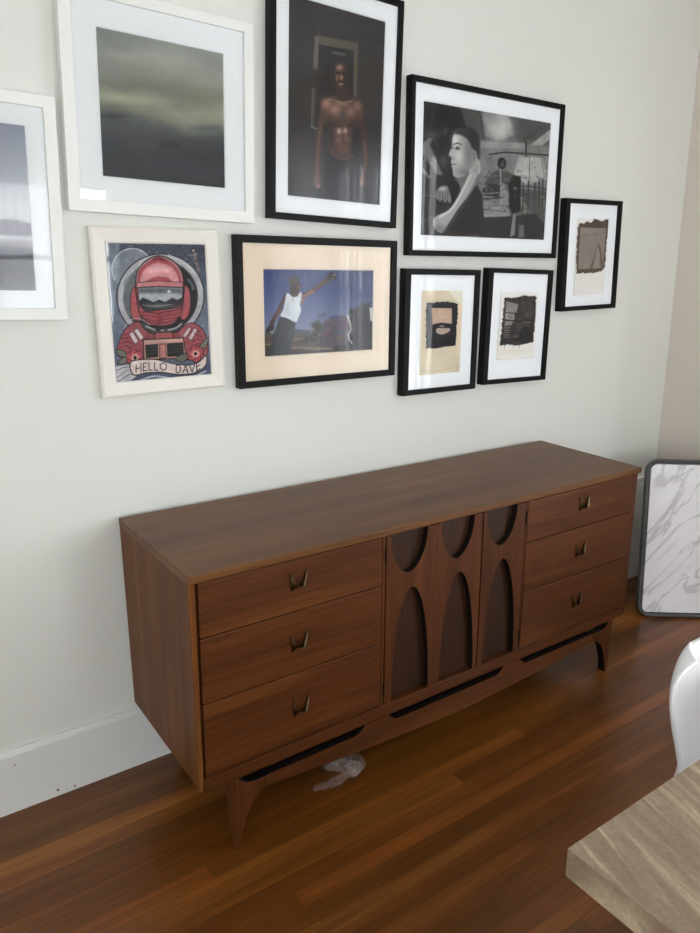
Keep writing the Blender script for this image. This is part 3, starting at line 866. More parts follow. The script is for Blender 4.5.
def paint_profile():
    a = Art(260, 210, ((32, 19), (689, 129), (642, 728), (11, 706)))
    n = a.fbm(8, 6, 44, 5); n2 = a.fbm(20, 16, 9, 3)
    a.c[:] = (104, 104, 103)
    # ceiling and lamp glow
    a.poly([(200, 40), (700, 120), (700, 240), (560, 215), (320, 215), (240, 150)], (84, 84, 84), 12)
    a.poly([(330, 70), (470, 95), (500, 190), (420, 230), (350, 200)], (128, 128, 127), 14)
    a.blob(425, 160, 60, 60, (216, 216, 214), .95, 10); a.blob(430, 120, 40, 40, (170, 170, 168), .6)
    a.line([(318, 66), (332, 150), (340, 215)], 5, (50, 50, 50), .8)
    a.poly([(560, 258), (700, 150), (700, 200), (590, 285)], (168, 168, 166), 8)
    a.line([(540, 225), (690, 130)], 8, (70, 70, 70), .8, 6)
    # far wall
    a.poly([(310, 225), (700, 250), (700, 560), (310, 560)], (128, 128, 126), 8)
    a.poly([(490, 400), (520, 300), (640, 310), (660, 420), (560, 445)], (176, 176, 174), 10)
    a.poly([(318, 225), (560, 235), (556, 262), (320, 262)], (152, 152, 150), 6); a.c *= (1 + (n2 - .5) * .25 * (a.X > 310))[..., None]
    a.line([(368, 294), (450, 282), (680, 296)], 8, (46, 46, 46), 1, 3)
    a.line([(556, 230), (556, 300)], 10, (60, 60, 60)); a.line([(575, 300), (565, 560)], 3, (60, 60, 60)); a.line([(632, 300), (650, 420)], 3, (80, 80, 80))
    # a standing figure and clutter in the room behind
    a.poly([(340, 440), (380, 388), (410, 372), (470, 384), (520, 420), (510, 450), (440, 440), (400, 470)], (84, 84, 84), 6)
    a.ell(432, 338, 22, 30, (36, 36, 36), 1, 5); a.blob(434, 346, 9, 12, (124, 124, 122), .8)
    a.poly([(330, 470), (360, 448), (420, 446), (440, 480), (400, 510), (335, 500)], (50, 50, 50), 6)
    a.poly([(462, 440), (490, 396), (528, 404), (526, 480), (524, 580), (480, 600), (464, 540)], (34, 34, 34), 5)
    a.line([(424, 370), (426, 540)], 7, (170, 170, 168), .9, 4)
    a.line([(310, 442), (470, 452)], 4, (50, 50, 50)); a.line([(330, 492), (450, 486)], 5, (156, 156, 154), .8)
    a.line([(336, 520), (440, 512)], 7, (54, 54, 54), .8); a.line([(340, 545), (460, 540)], 5, (160, 160, 158), .8)
    a.poly([(338, 556), (460, 560), (470, 606), (338, 612)], (152, 152, 150), 4); a.line([(340, 574), (460, 582)], 3, (50, 50, 50))
    a.blob(452, 500, 16, 30, (150, 150, 148), .7)
    # rails on the right
    for x, y0 in ((540, 440), (566, 430), (600, 436), (622, 420), (640, 414)):
        a.line([(x, y0), (x - 6, 600)], 8, (50, 50, 50), .8, 4)
    a.line([(530, 450), (690, 470)], 6, (50, 50, 50), .8); a.poly([(520, 470), (700, 480), (680, 700), (560, 560)], (70, 70, 70), 14, .7)
    for k in range(5): a.line([(560 + 20 * k, 560), (680, 660 - 30 * k)], 4, (130, 130, 128), .5, 4)
    rr = np.random.RandomState(12)
    for _ in range(90):
        x, y = rr.uniform(325, 680), rr.uniform(300, 600); an = rr.uniform(0, PI); L = rr.uniform(8, 38)
        g = rr.choice([38, 52, 150, 176, 96])
        a.line([(x, y), (x + L * math.cos(an), y + L * math.sin(an) * .8)], rr.uniform(2, 5), (g, g, g), .6, 3)
    for _ in range(40): 
        g = rr.choice([40, 160]); a.blob(rr.uniform(330, 560), rr.uniform(400, 600), rr.uniform(5, 14), rr.uniform(4, 12), (g, g, g), .5)
    # floor
    a.poly([(330, 612), (480, 606), (600, 590), (690, 700), (640, 740), (300, 740)], (52, 52, 52), 6)
    a.poly([(486, 590), (500, 592), (492, 700), (468, 710)], (140, 140, 138), 5); a.poly([(515, 648), (540, 650), (540, 710), (510, 712)], (112, 112, 110), 5)
    # dark left side with a blurred forearm and a fist
    a.poly([(0, 0), (215, 40), (250, 150), (200, 300), (190, 420), (240, 470), (200, 720), (0, 720)], (38, 38, 38), 16)
    a.c *= (1 + (n - .5) * .7 * (a.X < 215))[..., None]
    a.line([(90, 50), (60, 190), (110, 260)], 16, (64, 64, 64), .6, 14); a.blob(145, 175, 16, 20, (96, 96, 96), .6)
    a.blob(75, 195, 44, 24, (92, 92, 92), .7); a.poly([(22, 246), (58, 212), (78, 214), (66, 250), (100, 330), (130, 400), (100, 400), (50, 330), (26, 300)], (132, 132, 130), 10, .9)
    a.line([(36, 300), (90, 380)], 4, (70, 70, 70), .7, 5); a.line([(24, 370), (60, 410)], 14, (150, 150, 148), .8, 10)
    a.blob(132, 330, 24, 34, (96, 96, 96), .8)
    a.poly([(92, 512), (100, 476), (126, 456), (152, 456), (160, 476), (172, 520), (164, 544), (150, 528), (140, 540), (128, 524), (116, 532), (104, 524)], (146, 146, 143), 8, .9, curve=True)
    for x in (110, 124, 138, 150): a.line([(x + 6, 468), (x + 2, 526)], 4, (84, 84, 82), .85, 4)
    a.blob(126, 470, 18, 10, (222, 222, 218), .7); a.line([(20, 500), (92, 506)], 3, (120, 120, 118), .6)
    a.line([(10, 640), (110, 600), (170, 560)], 20, (66, 66, 66), .7, 14)
    # shirt
    a.poly([(215, 430), (240, 470), (300, 440), (330, 500), (338, 700), (110, 712), (150, 600), (200, 500)], (50, 50, 50), 8)
    # neck, face
    a.poly([(206, 400), (290, 350), (312, 440), (250, 500), (222, 480), (210, 440)], (112, 112, 110), 6)
    a.poly([(196, 178), (180, 220), (178, 250), (163, 292), (174, 306), (172, 326), (174, 350), (180, 372), (182, 400), (206, 412), (240, 402), (276, 370), (300, 330), (314, 280), (310, 215), (270, 170), (230, 160)], (176, 176, 172), 4, curve=True)
    a.blob(196, 225, 18, 40, (232, 232, 228), .85); a.blob(258, 270, 30, 60, (112, 112, 110), .55); a.blob(250, 345, 34, 34, (140, 140, 138), .6); a.line([(214, 300), (222, 330), (212, 352)], 4, (150, 150, 148), .5, 6); a.blob(214, 300, 24, 50, (214, 214, 210), .7); a.blob(270, 300, 26, 60, (120, 120, 118), .7); a.blob(240, 385, 40, 20, (110, 110, 108), .7)
    a.poly([(192, 190), (212, 166), (250, 155), (292, 168), (317, 212), (321, 280), (314, 318), (303, 296), (296, 276), (280, 262), (268, 236), (250, 212), (220, 194)], (46, 46, 46), 14, .97, curve=True)
    a.blob(240, 176, 34, 12, (84, 84, 84), .6)
    a.poly([(274, 284), (292, 276), (304, 292), (300, 320), (284, 332), (274, 312)], (140, 140, 138), 4, curve=True); a.line([(282, 290), (294, 296), (288, 318)], 3, (64, 64, 64), .9)
    a.line([(186, 244), (206, 237), (224, 244)], 6, (40, 40, 40), .9, 4); a.blob(206, 264, 12, 8, (34, 34, 34), .95); a.blob(180, 262, 5, 7, (60, 60, 60), .8)
    a.blob(168, 298, 8, 10, (214, 214, 210), .7); a.line([(174, 318), (186, 314)], 4, (60, 60, 60), .8); a.line([(176, 346), (198, 344)], 4, (50, 50, 50), .9)
    # hand and forearm across the neck
    a.poly([(270, 402), (262, 380), (292, 348), (306, 318), (320, 336), (322, 380), (300, 440), (262, 500), (206, 570), (160, 640), (124, 690), (84, 668), (80, 622), (110, 600), (160, 576), (206, 512), (238, 456)], (170, 170, 167), 5, curve=True)
    a.line([(268, 400), (232, 470), (176, 566), (110, 612)], 12, (222, 222, 218), .8, 10, curve=True)
    a.line([(312, 400), (266, 496), (170, 640), (130, 686)], 14, (88, 88, 86), .7, 12, curve=True)
    for p in (((296, 352), (286, 388)), ((308, 346), (300, 386))): a.line(list(p), 3, (110, 110, 108), .8, 3)
    a.blob(110, 668, 30, 20, (110, 110, 108), .6)
    g = a.c.mean(axis=2, keepdims=True); a.c = g * np.array([1.0, 1.0, .985])
    a.grain(8)
    return a

def paint_sky():
    a = Art(240, 190, ((18, 20), (682, 28), (676, 504), (33, 544)))
    n = a.fbm(8, 6, 14, 5); n2 = a.fbm(30, 24, 77, 3)
    f = a.Y / 520
    a.ramp(f, [(0, (62, 76, 122)), (.3, (78, 92, 138)), (.55, (108, 120, 158)), (.75, (134, 142, 168)), (1, (134, 142, 168))])
    a.c *= (1 - .14 * np.clip((a.X - 300) / 380, 0, 1))[..., None]
    # hills and ground
    a.poly([(30, 400), (120, 392), (220, 378), (300, 386), (380, 398), (380, 430), (30, 440)], (74, 82, 92), 5)
    a.poly([(30, 412), (260, 404), (420, 440), (680, 440), (680, 560), (30, 560)], (84, 74, 64), 5)
    a.c *= (1 + (n2 - .5) * .7 * (a.Y > 405))[..., None]
    for (x0, y0, x1, y1) in ((180, 440, 300, 432), (180, 486, 420, 494), (200, 512, 360, 500), (40, 470, 120, 462)): a.line([(x0, y0), (x1, y1)], 7, (176, 156, 124), .8, 5)
    a.poly([(170, 500), (420, 504), (680, 470), (680, 560), (30, 560), (30, 540)], (46, 42, 40), 8, .85)
    # palms
    for x, y in ((362, 305), (385, 298)):
        a.line([(x, y), (x + 3, 350)], 3, (50, 52, 64))
        for k in range(7): a.line([(x, y), (x + 16 * math.cos(k * .9), y - 4 + 13 * math.sin(k * .9))], 4, (46, 50, 60), .9)
    # trees
    r = np.random.RandomState(4)
    def bush(pts, col, k, s):
        for _ in range(k):
            i = r.randint(len(pts)); x, y = pts[i]
            a.blob(x + r.randn() * s, y + r.randn() * s, r.uniform(8, 20), r.uniform(8, 16), [c * r.uniform(.7, 1.3) for c in col], .9)
    a.poly([(330, 480), (350, 370), (400, 330), (460, 300), (520, 302), (560, 310), (590, 480)], (84, 74, 86), 8)  # purplish hump: part tree, part glass reflection painted in
    bush([(400, 380), (440, 340), (480, 330), (520, 350), (560, 370), (420, 430), (480, 420), (540, 440)], (88, 76, 88), 60, 16)
    a.poly([(560, 490), (548, 300), (590, 244), (640, 232), (690, 256), (690, 500)], (48, 46, 50), 8)
    bush([(600, 260), (640, 250), (570, 290), (620, 330), (660, 350), (600, 400), (650, 440), (560, 440)], (48, 46, 48), 50, 14)
    bush([(345, 370), (330, 400), (340, 430), (320, 450), (350, 460), (300, 440)], (40, 44, 38), 44, 12)
    for _ in range(24): a.blob(r.uniform(300, 360), r.uniform(370, 470), 4, 4, (190, 176, 150), .8)
    a.poly([(450, 480), (520, 470), (560, 400), (600, 420), (600, 500), (440, 506)], (30, 32, 32), 6, .85)
    a.poly([(656, 252), (682, 252), (680, 335), (662, 330)], (196, 200, 196), 5)
    a.line([(526, 302), (540, 340), (548, 380), (530, 410), (536, 440), (552, 462)], 7, (222, 224, 220), .95, 4)
    # man from behind, arm raised to the right
    a.poly([(122, 306), (168, 316), (218, 338), (206, 430), (178, 540), (48, 548), (60, 500), (92, 400)], (56, 62, 66), 3, curve=False)
    a.line([(150, 350), (110, 450), (90, 540)], 8, (74, 80, 84), .8, 8); a.line([(196, 360), (160, 470), (140, 540)], 8, (72, 78, 80), .8, 8)
    a.line([(160, 184), (138, 222), (116, 276), (84, 330), (70, 372)], 25, (76, 58, 56), 1, 5, curve=True)
    a.line([(128, 256), (96, 322)], 8, (150, 106, 88), .6, 6); a.poly([(40, 392), (50, 370), (78, 352), (92, 366), (80, 392), (56, 400)], (54, 50, 54), 4, curve=True); a.blob(76, 396, 10, 6, (210, 214, 214), .9)
    a.line([(258, 182), (300, 164), (344, 134), (384, 104), (416, 82)], 27, (86, 62, 58), 1, 5, curve=True)
    a.line([(262, 188), (290, 172), (320, 156)], 16, (174, 122, 100), .8, 8); a.line([(340, 130), (392, 92)], 8, (110, 84, 82), .8, 6)
    a.blob(256, 214, 10, 18, (170, 112, 88), .9)
    a.poly([(402, 70), (412, 50), (436, 44), (456, 58), (460, 78), (440, 90), (412, 86)], (38, 34, 36), 3, curve=True); a.blob(446, 60, 7, 6, (208, 178, 150), .9); a.blob(436, 80, 8, 4, (196, 160, 130), .9); a.line([(432, 48), (428, 36)], 5, (50, 44, 46))
    a.poly([(164, 170), (182, 174), (200, 190), (226, 186), (240, 164), (254, 168), (250, 204), (242, 234), (250, 268), (234, 310), (218, 338), (168, 314), (128, 300), (146, 262), (152, 222)], (214, 220, 222), 3, curve=True)
    a.blob(170, 260, 12, 40, (172, 182, 192), .6); a.line([(196, 196), (200, 214)], 3, (70, 60, 60), .8); a.blob(228, 250, 16, 50, (232, 236, 236), .7)
    a.poly([(186, 140), (230, 140), (240, 164), (226, 186), (200, 190), (186, 172)], (70, 50, 46), 4)
    a.poly([(178, 100), (182, 78), (204, 68), (230, 76), (240, 104), (246, 122), (238, 150), (210, 158), (188, 140)], (66, 52, 48), 4, curve=True)
    a.poly([(176, 110), (178, 80), (204, 66), (230, 74), (236, 96), (206, 104), (190, 130)], (92, 86, 82), 4, .9, curve=True); a.blob(236, 130, 6, 16, (170, 120, 100), .8)
    a.grain(6)
    return a

def deckle(a, pts, col, seed, amp=7, soft=3, step=12):
    """brushed, uneven edge"""
    r = np.random.RandomState(seed); out = []
    n = len(pts)
    for i in range(n):
        p = np.array(pts[i], float); q = np.array(pts[(i + 1) % n], float)
        k = max(2, int(np.hypot(*(q - p)) / step))
        for j in range(k): out.append(p + (q - p) * j / k + r.randn(2) * amp * .5)
    a.poly(out, col, soft)

def paint_arch():
    a = Art(110, 220, ((62, 62), (471, 50), (417, 868), (33, 880)))
    n = a.fbm(4, 8, 5); a.c[:] = (214, 204, 182); a.mul(.96 + .08 * n)
    a.poly([(330, 60), (480, 40), (470, 200), (400, 150)], (226, 224, 212), 14, .8)
    a.line([(45, 845), (230, 842), (425, 815)], 5, (184, 168, 140), .7, 5); a.blob(400, 840, 40, 30, (196, 184, 160), .6)
    a.poly([(412, 200), (470, 200), (440, 640), (404, 630)], (226, 208, 184), 10, .7)
    deckle(a, [(104, 184), (180, 178), (290, 168), (400, 182), (412, 190), (414, 290), (398, 450), (384, 612), (300, 616), (180, 632), (102, 626), (100, 400)], (30, 32, 40), 3, 6)
    a.poly([(158, 232), (354, 234), (352, 392), (300, 384), (240, 378), (160, 400)], (200, 176, 156), 4)
    for x in (195, 215, 262, 288, 300): a.line([(x, 236), (x - 4, 300)], 6, (176, 152, 134), .6, 5)
    a.blob(250, 350, 70, 10, (186, 160, 140), .7)
    a.poly([(156, 400), (200, 386), (260, 380), (330, 392), (352, 400), (350, 430), (330, 424), (270, 402), (220, 410), (190, 440), (160, 450)], (34, 36, 42), 4)
    a.line([(176, 404), (250, 386), (330, 398)], 4, (120, 112, 104), .7, 4, curve=True)
    a.poly([(196, 470), (206, 436), (250, 428), (310, 430), (334, 446), (318, 474), (262, 496), (224, 492)], (184, 166, 152), 6, curve=True)
    a.blob(254, 414, 24, 6, (236, 232, 222), .95); a.poly([(206, 428), (240, 418), (320, 428), (310, 436), (230, 434)], (44, 44, 48), 3, .8)
    a.blob(330, 490, 22, 8, (90, 84, 80), .6); a.blob(170, 480, 12, 20, (60, 56, 54), .6)
    return a

def paint_stair():
    a = Art(110, 180, ((101, 64), (510, 82), (428, 764), (58, 775)))
    n = a.fbm(6, 9, 6); a.c[:] = (228, 228, 222); a.mul(.98 + .04 * n)
    a.line([(104, 70), (62, 770)], 5, (186, 184, 178), .9, 4); a.line([(60, 766), (240, 772), (420, 755)], 5, (206, 202, 194), .9, 4)
    a.blob(200, 690, 200, 30, (222, 214, 202), .6)
    deckle(a, [(142, 130), (240, 134), (330, 122), (370, 106), (400, 124), (484, 124), (474, 250), (452, 420), (434, 604), (360, 622), (300, 628), (240, 640), (180, 626), (96, 630), (100, 550), (120, 350)], (56, 54, 53), 9, 9)
    a.poly([(160, 170), (262, 200), (290, 210), (268, 300), (236, 300), (150, 290)], (148, 144, 138), 8)
    a.poly([(152, 296), (246, 312), (240, 376), (146, 364)], (170, 166, 158), 5)
    for (x, y) in ((196, 312), (214, 330), (204, 350), (224, 352), (186, 340)): a.blob(x, y, 7, 7, (50, 48, 48), .9)
    a.line([(150, 290), (330, 324), (360, 380)], 6, (40, 38, 38), .9, 4); a.line([(144, 372), (330, 396), (430, 420)], 8, (36, 35, 35), .9, 4)
    a.poly([(246, 318), (326, 326), (322, 384), (244, 374)], (66, 64, 62), 5)
    a.poly([(146, 384), (236, 390), (210, 430), (142, 424)], (150, 146, 140), 6)
    for k in range(6):
        a.line([(142 - 2 * k, 430 + 24 * k), (204 - 4 * k, 432 + 24 * k)], 8, (150, 148, 142), .9, 6)
        a.line([(250 + 4 * k, 412 + 22 * k), (330 - 6 * k, 416 + 22 * k)], 7, (128 - 6 * k, 126 - 6 * k, 122 - 6 * k), .8, 6)
    a.line([(330, 404), (410, 408)], 12, (142, 138, 132), .8, 6); a.line([(340, 430), (400, 440)], 10, (100, 98, 94), .8, 6)
    a.line([(376, 470), (380, 500)], 9, (124, 122, 118), .8, 4)
    a.poly([(300, 180), (440, 160), (440, 360), (340, 360)], (76, 74, 72), 20, .8); a.line([(316, 150), (348, 192)], 5, (128, 126, 122), .7, 4)
    a.poly([(300, 480), (432, 440), (424, 600), (110, 600), (120, 560), (280, 560)], (44, 42, 42), 10)
    a.blob(250, 545, 28, 12, (126, 124, 120), .8); a.blob(200, 575, 20, 8, (96, 94, 92), .7); a.blob(380, 330, 22, 30, (104, 102, 98), .6)
    for x in (140, 232, 290): a.line([(x, 630), (x - 4, 656)], 5, (80, 78, 76), .8, 4)
    a.c += ((a.fbm(30, 40, 70, 2) - .5) * 30 * (a.c.mean(axis=2) < 200))[..., None]
    return a

def paint_brown():
    a = Art(100, 210, ((94, 83), (384, 88), (345, 838), (35, 840)))
    n = a.fbm(4, 8, 7); a.c[:] = (226, 225, 219); a.mul(.98 + .04 * n)
    a.line([(92, 90), (38, 836)], 4, (170, 166, 158), .9, 4); a.line([(36, 836), (200, 832)], 3, (204, 200, 192), .8)
    deckle(a, [(100, 140), (150, 124), (180, 112), (210, 128), (236, 100), (270, 88), (312, 108), (340, 106), (356, 84), (390, 84), (392, 200), (372, 270), (352, 560), (330, 590), (240, 610), (74, 612), (72, 420), (86, 250)], (94, 79, 68), 12, 8)
    a.poly([(116, 166), (362, 170), (334, 560), (88, 570)], (146, 138, 129), 3)
    a.c += ((a.fbm(12, 18, 71, 3) - .5) * 16 * (a.c.mean(axis=2) < 200))[..., None]
    a.line([(140, 244), (250, 232), (352, 208)], 5, (118, 110, 102), .8, 4); a.blob(220, 195, 90, 14, (160, 152, 142), .6)
    a.poly([(268, 320), (250, 420), (200, 566), (228, 566), (270, 430), (276, 330)], (108, 99, 90), 6, .9)
    a.poly([(280, 310), (300, 400), (318, 560), (340, 560), (322, 420), (300, 330)], (104, 90, 82), 6, .9)
    a.poly([(272, 330), (306, 430), (300, 560), (232, 564)], (156, 148, 138), 8, .6); a.blob(310, 500, 12, 40, (120, 92, 80), .7)
    a.blob(182, 366, 10, 5, (112, 98, 90), .9)
    return a

art_shore, art_cloud, art_astro, art_man, art_profile = paint_shore(), paint_cloud(), paint_astro(), paint_man(), paint_profile()
art_sky, art_arch, art_stair, art_brown = paint_sky(), paint_arch(), paint_stair(), paint_brown()

# ------------------------------------------------------------------ picture frames
def frame_mesh(w, h, bl, br, bb, bt, T, lip):
    """mitred moulding: flat face, outer sides, inner rebate"""
    bm = BM()
    out = [(-w / 2, 0), (w / 2, 0), (w / 2, h), (-w / 2, h)]
    inn = [(-w / 2 + bl, bb), (w / 2 - br, bb), (w / 2 - br, h - bt), (-w / 2 + bl, h - bt)]
    rings = []
    rings.append([bm.verts.new((x, 0, z)) for x, z in out])
    rings.append([bm.verts.new((x, -T, z)) for x, z in out])
    rings.append([bm.verts.new((x, -T, z)) for x, z in inn])
    rings.append([bm.verts.new((x, 0, z)) for x, z in inn])
    for a in range(4):
        A, B = rings[a], rings[(a + 1) % 4]
        for i in range(4):
            j = (i + 1) % 4
            bm.faces.new((A[i], A[j], B[j], B[i]))
    return bm

def slope_frame_mesh(w, h, b, T):
    """wide flat moulding whose face falls a little towards the glass, with a thin raised outer lip"""
    bm = BM()
    prof = [(0, 0), (0, -T * .8), (.006, -T), (b - .004, -T * .72), (b, -T * .55), (b, 0)]
    rings = []
    for (ins, y) in prof:
        rings.append([bm.verts.new((x, y, z)) for x, z in ((-w / 2 + ins, ins), (w / 2 - ins, ins), (w / 2 - ins, h - ins), (-w / 2 + ins, h - ins))])
    n = len(rings)
    for a in range(n):
        A, B = rings[a], rings[(a + 1) % n]
        for i in range(4):
            j = (i + 1) % 4
            bm.faces.new((A[i], A[j], B[j], B[i]))
    return bm

def ring_bm(x0, x1, z0, z1, a0, a1, c0, c1, y0, y1):
    """board with a rectangular window, thickness y0..y1, bevelled window edge"""
    bm = BM()
    o = [(x0, z0), (x1, z0), (x1, z1), (x0, z1)]
    e = .0012
    i1 = [(a0 - e, c0 - e), (a1 + e, c0 - e), (a1 + e, c1 + e), (a0 - e, c1 + e)]
    i2 = [(a0, c0), (a1, c0), (a1, c1), (a0, c1)]
    R = [[bm.verts.new((x, y1, z)) for x, z in o], [bm.verts.new((x, y0, z)) for x, z in o],
         [bm.verts.new((x, y0, z)) for x, z in i1], [bm.verts.new((x, y1, z)) for x, z in i2]]
    for a in range(4):
        A, B = R[a], R[(a + 1) % 4]
        for i in range(4):
            j = (i + 1) % 4
            bm.faces.new((A[i], A[j], B[j], B[i]))
    return bm

def picture(label, cx, cz, hw, hh, rot, border, T, fmat, art, ins, mat='mat_white', recess=.009, style='box', print_label=None, mounted=False, group=None):
    """ins = distances of the print from the outer edge l, r, b, t"""
    a = math.radians(rot)
    w, h = 2 * hw, 2 * hh
    t = thing('picture_frame', label, 'picture', (cx + hh * math.sin(a), -.0015, cz - hh * math.cos(a)), (0, -a, 0), group)
    bl, br, bb, bt = border
    if style == 'box': obj('frame', frame_mesh(w, h, bl, br, bb, bt, T, recess), M[fmat], t, bevel=.0012)
    else: obj('frame', slope_frame_mesh(w, h, bl, T), M[fmat], t)
    ym = -T + recess
    il, ir, ib, it = ins
    px0, px1, pz0, pz1 = -hw + il, hw - ir, ib, h - it
    eps = .0005
    if style != 'box':   # print fills the frame
        ym = -T * .5
        me = art.mesh('print', w - 2 * bl + .004, h - 2 * bl + .004, ym, z0=bl - .002)
        o = bpy.data.objects.new('print', me)
    else:
        if mounted:      # loose paper laid on a solid mount board
            bm = box(BM(), -hw + bl - eps, hw - br + eps, ym, ym + .002, bb - eps, h - bt + eps)
            yp = ym - .0012
        else:
            bm = ring_bm(-hw + bl - eps, hw - br + eps, bb - eps, h - bt + eps, px0, px1, pz0, pz1, ym, ym + .0018)
            yp = ym + .0019
        obj('mount_board', bm, M[mat], t)
        pad = 0 if mounted else .003
        me = art.mesh('print', px1 - px0 + 2 * pad, pz1 - pz0 + 2 * pad, yp, z0=pz0 - pad)
        o = bpy.data.objects.new('print', me)
        o.location.x = (px0 + px1) / 2
    me.materials.append(M['ink'])
    C.objects.link(o); o.parent = t
    if print_label: o['label'] = print_label
    # backing behind everything
    yb = max(ym, -T + .001) + .004
    boxobj('backing', (-hw + bl - .001, hw - br + .001, yb, yb + .002, bb - .001, h - bt + .001), M['edge'], t)
    yg = ym - .003
    bm = BM()
    bm.faces.new([bm.verts.new(p) for p in ((-hw + bl, yg, bb), (hw - br, yg, bb), (hw - br, yg, h - bt), (-hw + bl, yg, h - bt))])
    obj('glass', bm, M['glass'], t)
    return t

B4 = lambda b: (b, b, b, b)
picture('white frame cut by the left edge, hazy shoreline print', -.4646, 1.5786, .38, .2555, -1.2, (.027, .027, .028, .0265), .03, 'white_frame', art_shore, (.0675, .0675, .0695, .0705), print_label='pale and dark seascape print')
picture('large white frame with square grey-green cloudy seascape print', .1826, 1.8251, .2449, .2542, -1.15, (.0285, .0265, .030, .024), .03, 'white_frame', art_cloud, (.0866, .0832, .0882, .0859))
picture('cream white frame with red-suited astronaut print lettered HELLO DAVE', .1516, 1.3263, .1711, .2168, .65, B4(.0395), .02, 'cream_frame', art_astro, B4(.0395), style='slope', print_label='astronaut print with scroll banner')
picture('tall black frame with dark photograph of a shirtless man standing', .7024, 1.9067, .224, .3281, -1.36, (.019, .018, .0178, .018), .03, 'black', art_man, (.0623, .062, .0671, .068), print_label='dark portrait photograph')
picture('wide black frame with black and white photograph of a person in profile', 1.3264, 1.7642, .356, .2721, .28, (.0165, .018, .0178, .018), .03, 'black', art_profile, (.0564, .0627, .0665, .0694), print_label='black and white photograph')
picture('black frame with cream mount and photograph of a man reaching into blue sky', .6445, 1.3184, .2804, .2168, -.08, (.0205, .021, .0195, .0215), .03, 'black', art_sky, (.0878, .0873, .0894, .094), mat='mat_cream', print_label='colour photograph under a blue sky')
G = 'small black frames with mounted paper prints'
picture('small black frame with dark arch print on yellowed paper', 1.1263, 1.2368, .1674, .2112, -.3, (.024, .021, .0178, .019), .032, 'black', art_arch, (.0749, .0748, .066, .0714), mounted=True, print_label='black print on yellowed paper', group=G)
picture('small black frame with dark charcoal staircase print on white paper', 1.5015, 1.2419, .1703, .2105, -.97, (.025, .022, .0165, .0165), .032, 'black', art_stair, (.0708, .0682, .0869, .0837), mounted=True, print_label='charcoal print on white paper', group=G)
picture('small black frame with brown brushed-edge print, nearest the room corner', 1.8964, 1.508, .1707, .2126, 1.39, (.0245, .023, .0172, .0176), .032, 'black', art_brown, (.078, .075, .0598, .0717), mounted=True, print_label='brown print on white paper', group=G)

# ------------------------------------------------------------------ board leaning in the corner
def rounded(w, h, r, n=8, inset=0):
    w2 = w / 2 - inset; pts = []
    rr = max(r - inset, .004)
    for cx, cz, a0 in ((w2 - rr, inset + rr, -90), (w2 - rr, h - inset - rr, 0), (-w2 + rr, h - inset - rr, 90), (-w2 + rr, inset + rr, 180)):
        for i in range(n + 1):
            a = math.radians(a0 + 90 * i / n)
            pts.append((cx + rr * math.cos(a), cz + rr * math.sin(a)))
    return pts
bw, bh = .50, .685
yaw = math.radians(-38)
lean = math.radians(6)
c0 = Vector((2.075, -.277, 0)); dd = Vector((math.cos(yaw), math.sin(yaw), 0))
bc = c0 + dd * bw / 2
folding = thing('folding_table', 'folded table with white marble-patterned top and grey rim leaning in the corner', 'folding table', (bc.x, bc.y, .0), (0, 0, 0))
folding.rotation_euler = (-lean, 0, yaw)
prism_fold = prism_xz(BM(), rounded(bw, bh, .045, inset=.0195), -.016, 0)
obj('tabletop', prism_fold, M['marble'], folding, bevel=.0015)['label'] = 'white marble-patterned top'
# rim: ring with rounded section
bm = BM()
ro = rounded(bw, bh, .055); ri = rounded(bw, bh, .055, inset=.0155)
R = []
for pts, y in ((ri, -.006), (ri, -.017), (ro, -.020), (ro, .012), (ri, .012)):
    R.append([bm.verts.new((x, y, z)) for x, z in pts])
for a in range(len(R)):
    A, B = R[a], R[(a + 1) % len(R)]
    for i in range(len(A)):
        j = (i + 1) % len(A); bm.faces.new((A[i], A[j], B[j], B[i]))
obj('rim', bm, M['rim'], folding, bevel=.003)
bm = BM(); box(bm, -bw / 2 + .02, bw / 2 - .02, .002, .008, .02, bh - .02)
obj('underside_panel', bm, M['darktube'], folding)
for s in (-1, 1):
    x = s * (bw / 2 - .03)
    obj('leg', tube(BM(), [(x, .022, bh - .07), (x, .022, .10), (x, .026, .045), (x, .045, .022), (x, .095, .018)], .009), M['darktube'], folding, smooth=True)
obj('leg_brace', tube(BM(), [(-bw / 2 + .03, .022, .3), (bw / 2 - .03, .022, .3)], .007), M['darktube'], folding, smooth=True)

# ------------------------------------------------------------------ dining table (corner in view)
TX, TY = .104, -1.510
table = thing('dining_table', 'sandy grey-brown stone-look dining table, only one corner in view', 'table', (TX + .75, TY - .45, 0))
tl = [(-.75, .45), (.75, .45), (.75, -.45), (-.75, -.45)]
bm = BM(); box(bm, -.75, .75, -.45, .45, .697, .74)
obj('tabletop', bm, M['tabletop'], table, bevel=.0015, seg=2)
for s in (-1, 1):
    bm = BM(); box(bm, s * .42 - .04, s * .42 + .04, -.28, .28, .03, .697); box(bm, s * .42 - .06, s * .42 + .06, -.34, .34, 0, .03)
    obj('trestle', bm, M['tabletop'], table, bevel=.004)
boxobj('stretcher', (-.38, .38, -.03, .03, .25, .33), M['tabletop'], table, bevel=.004)

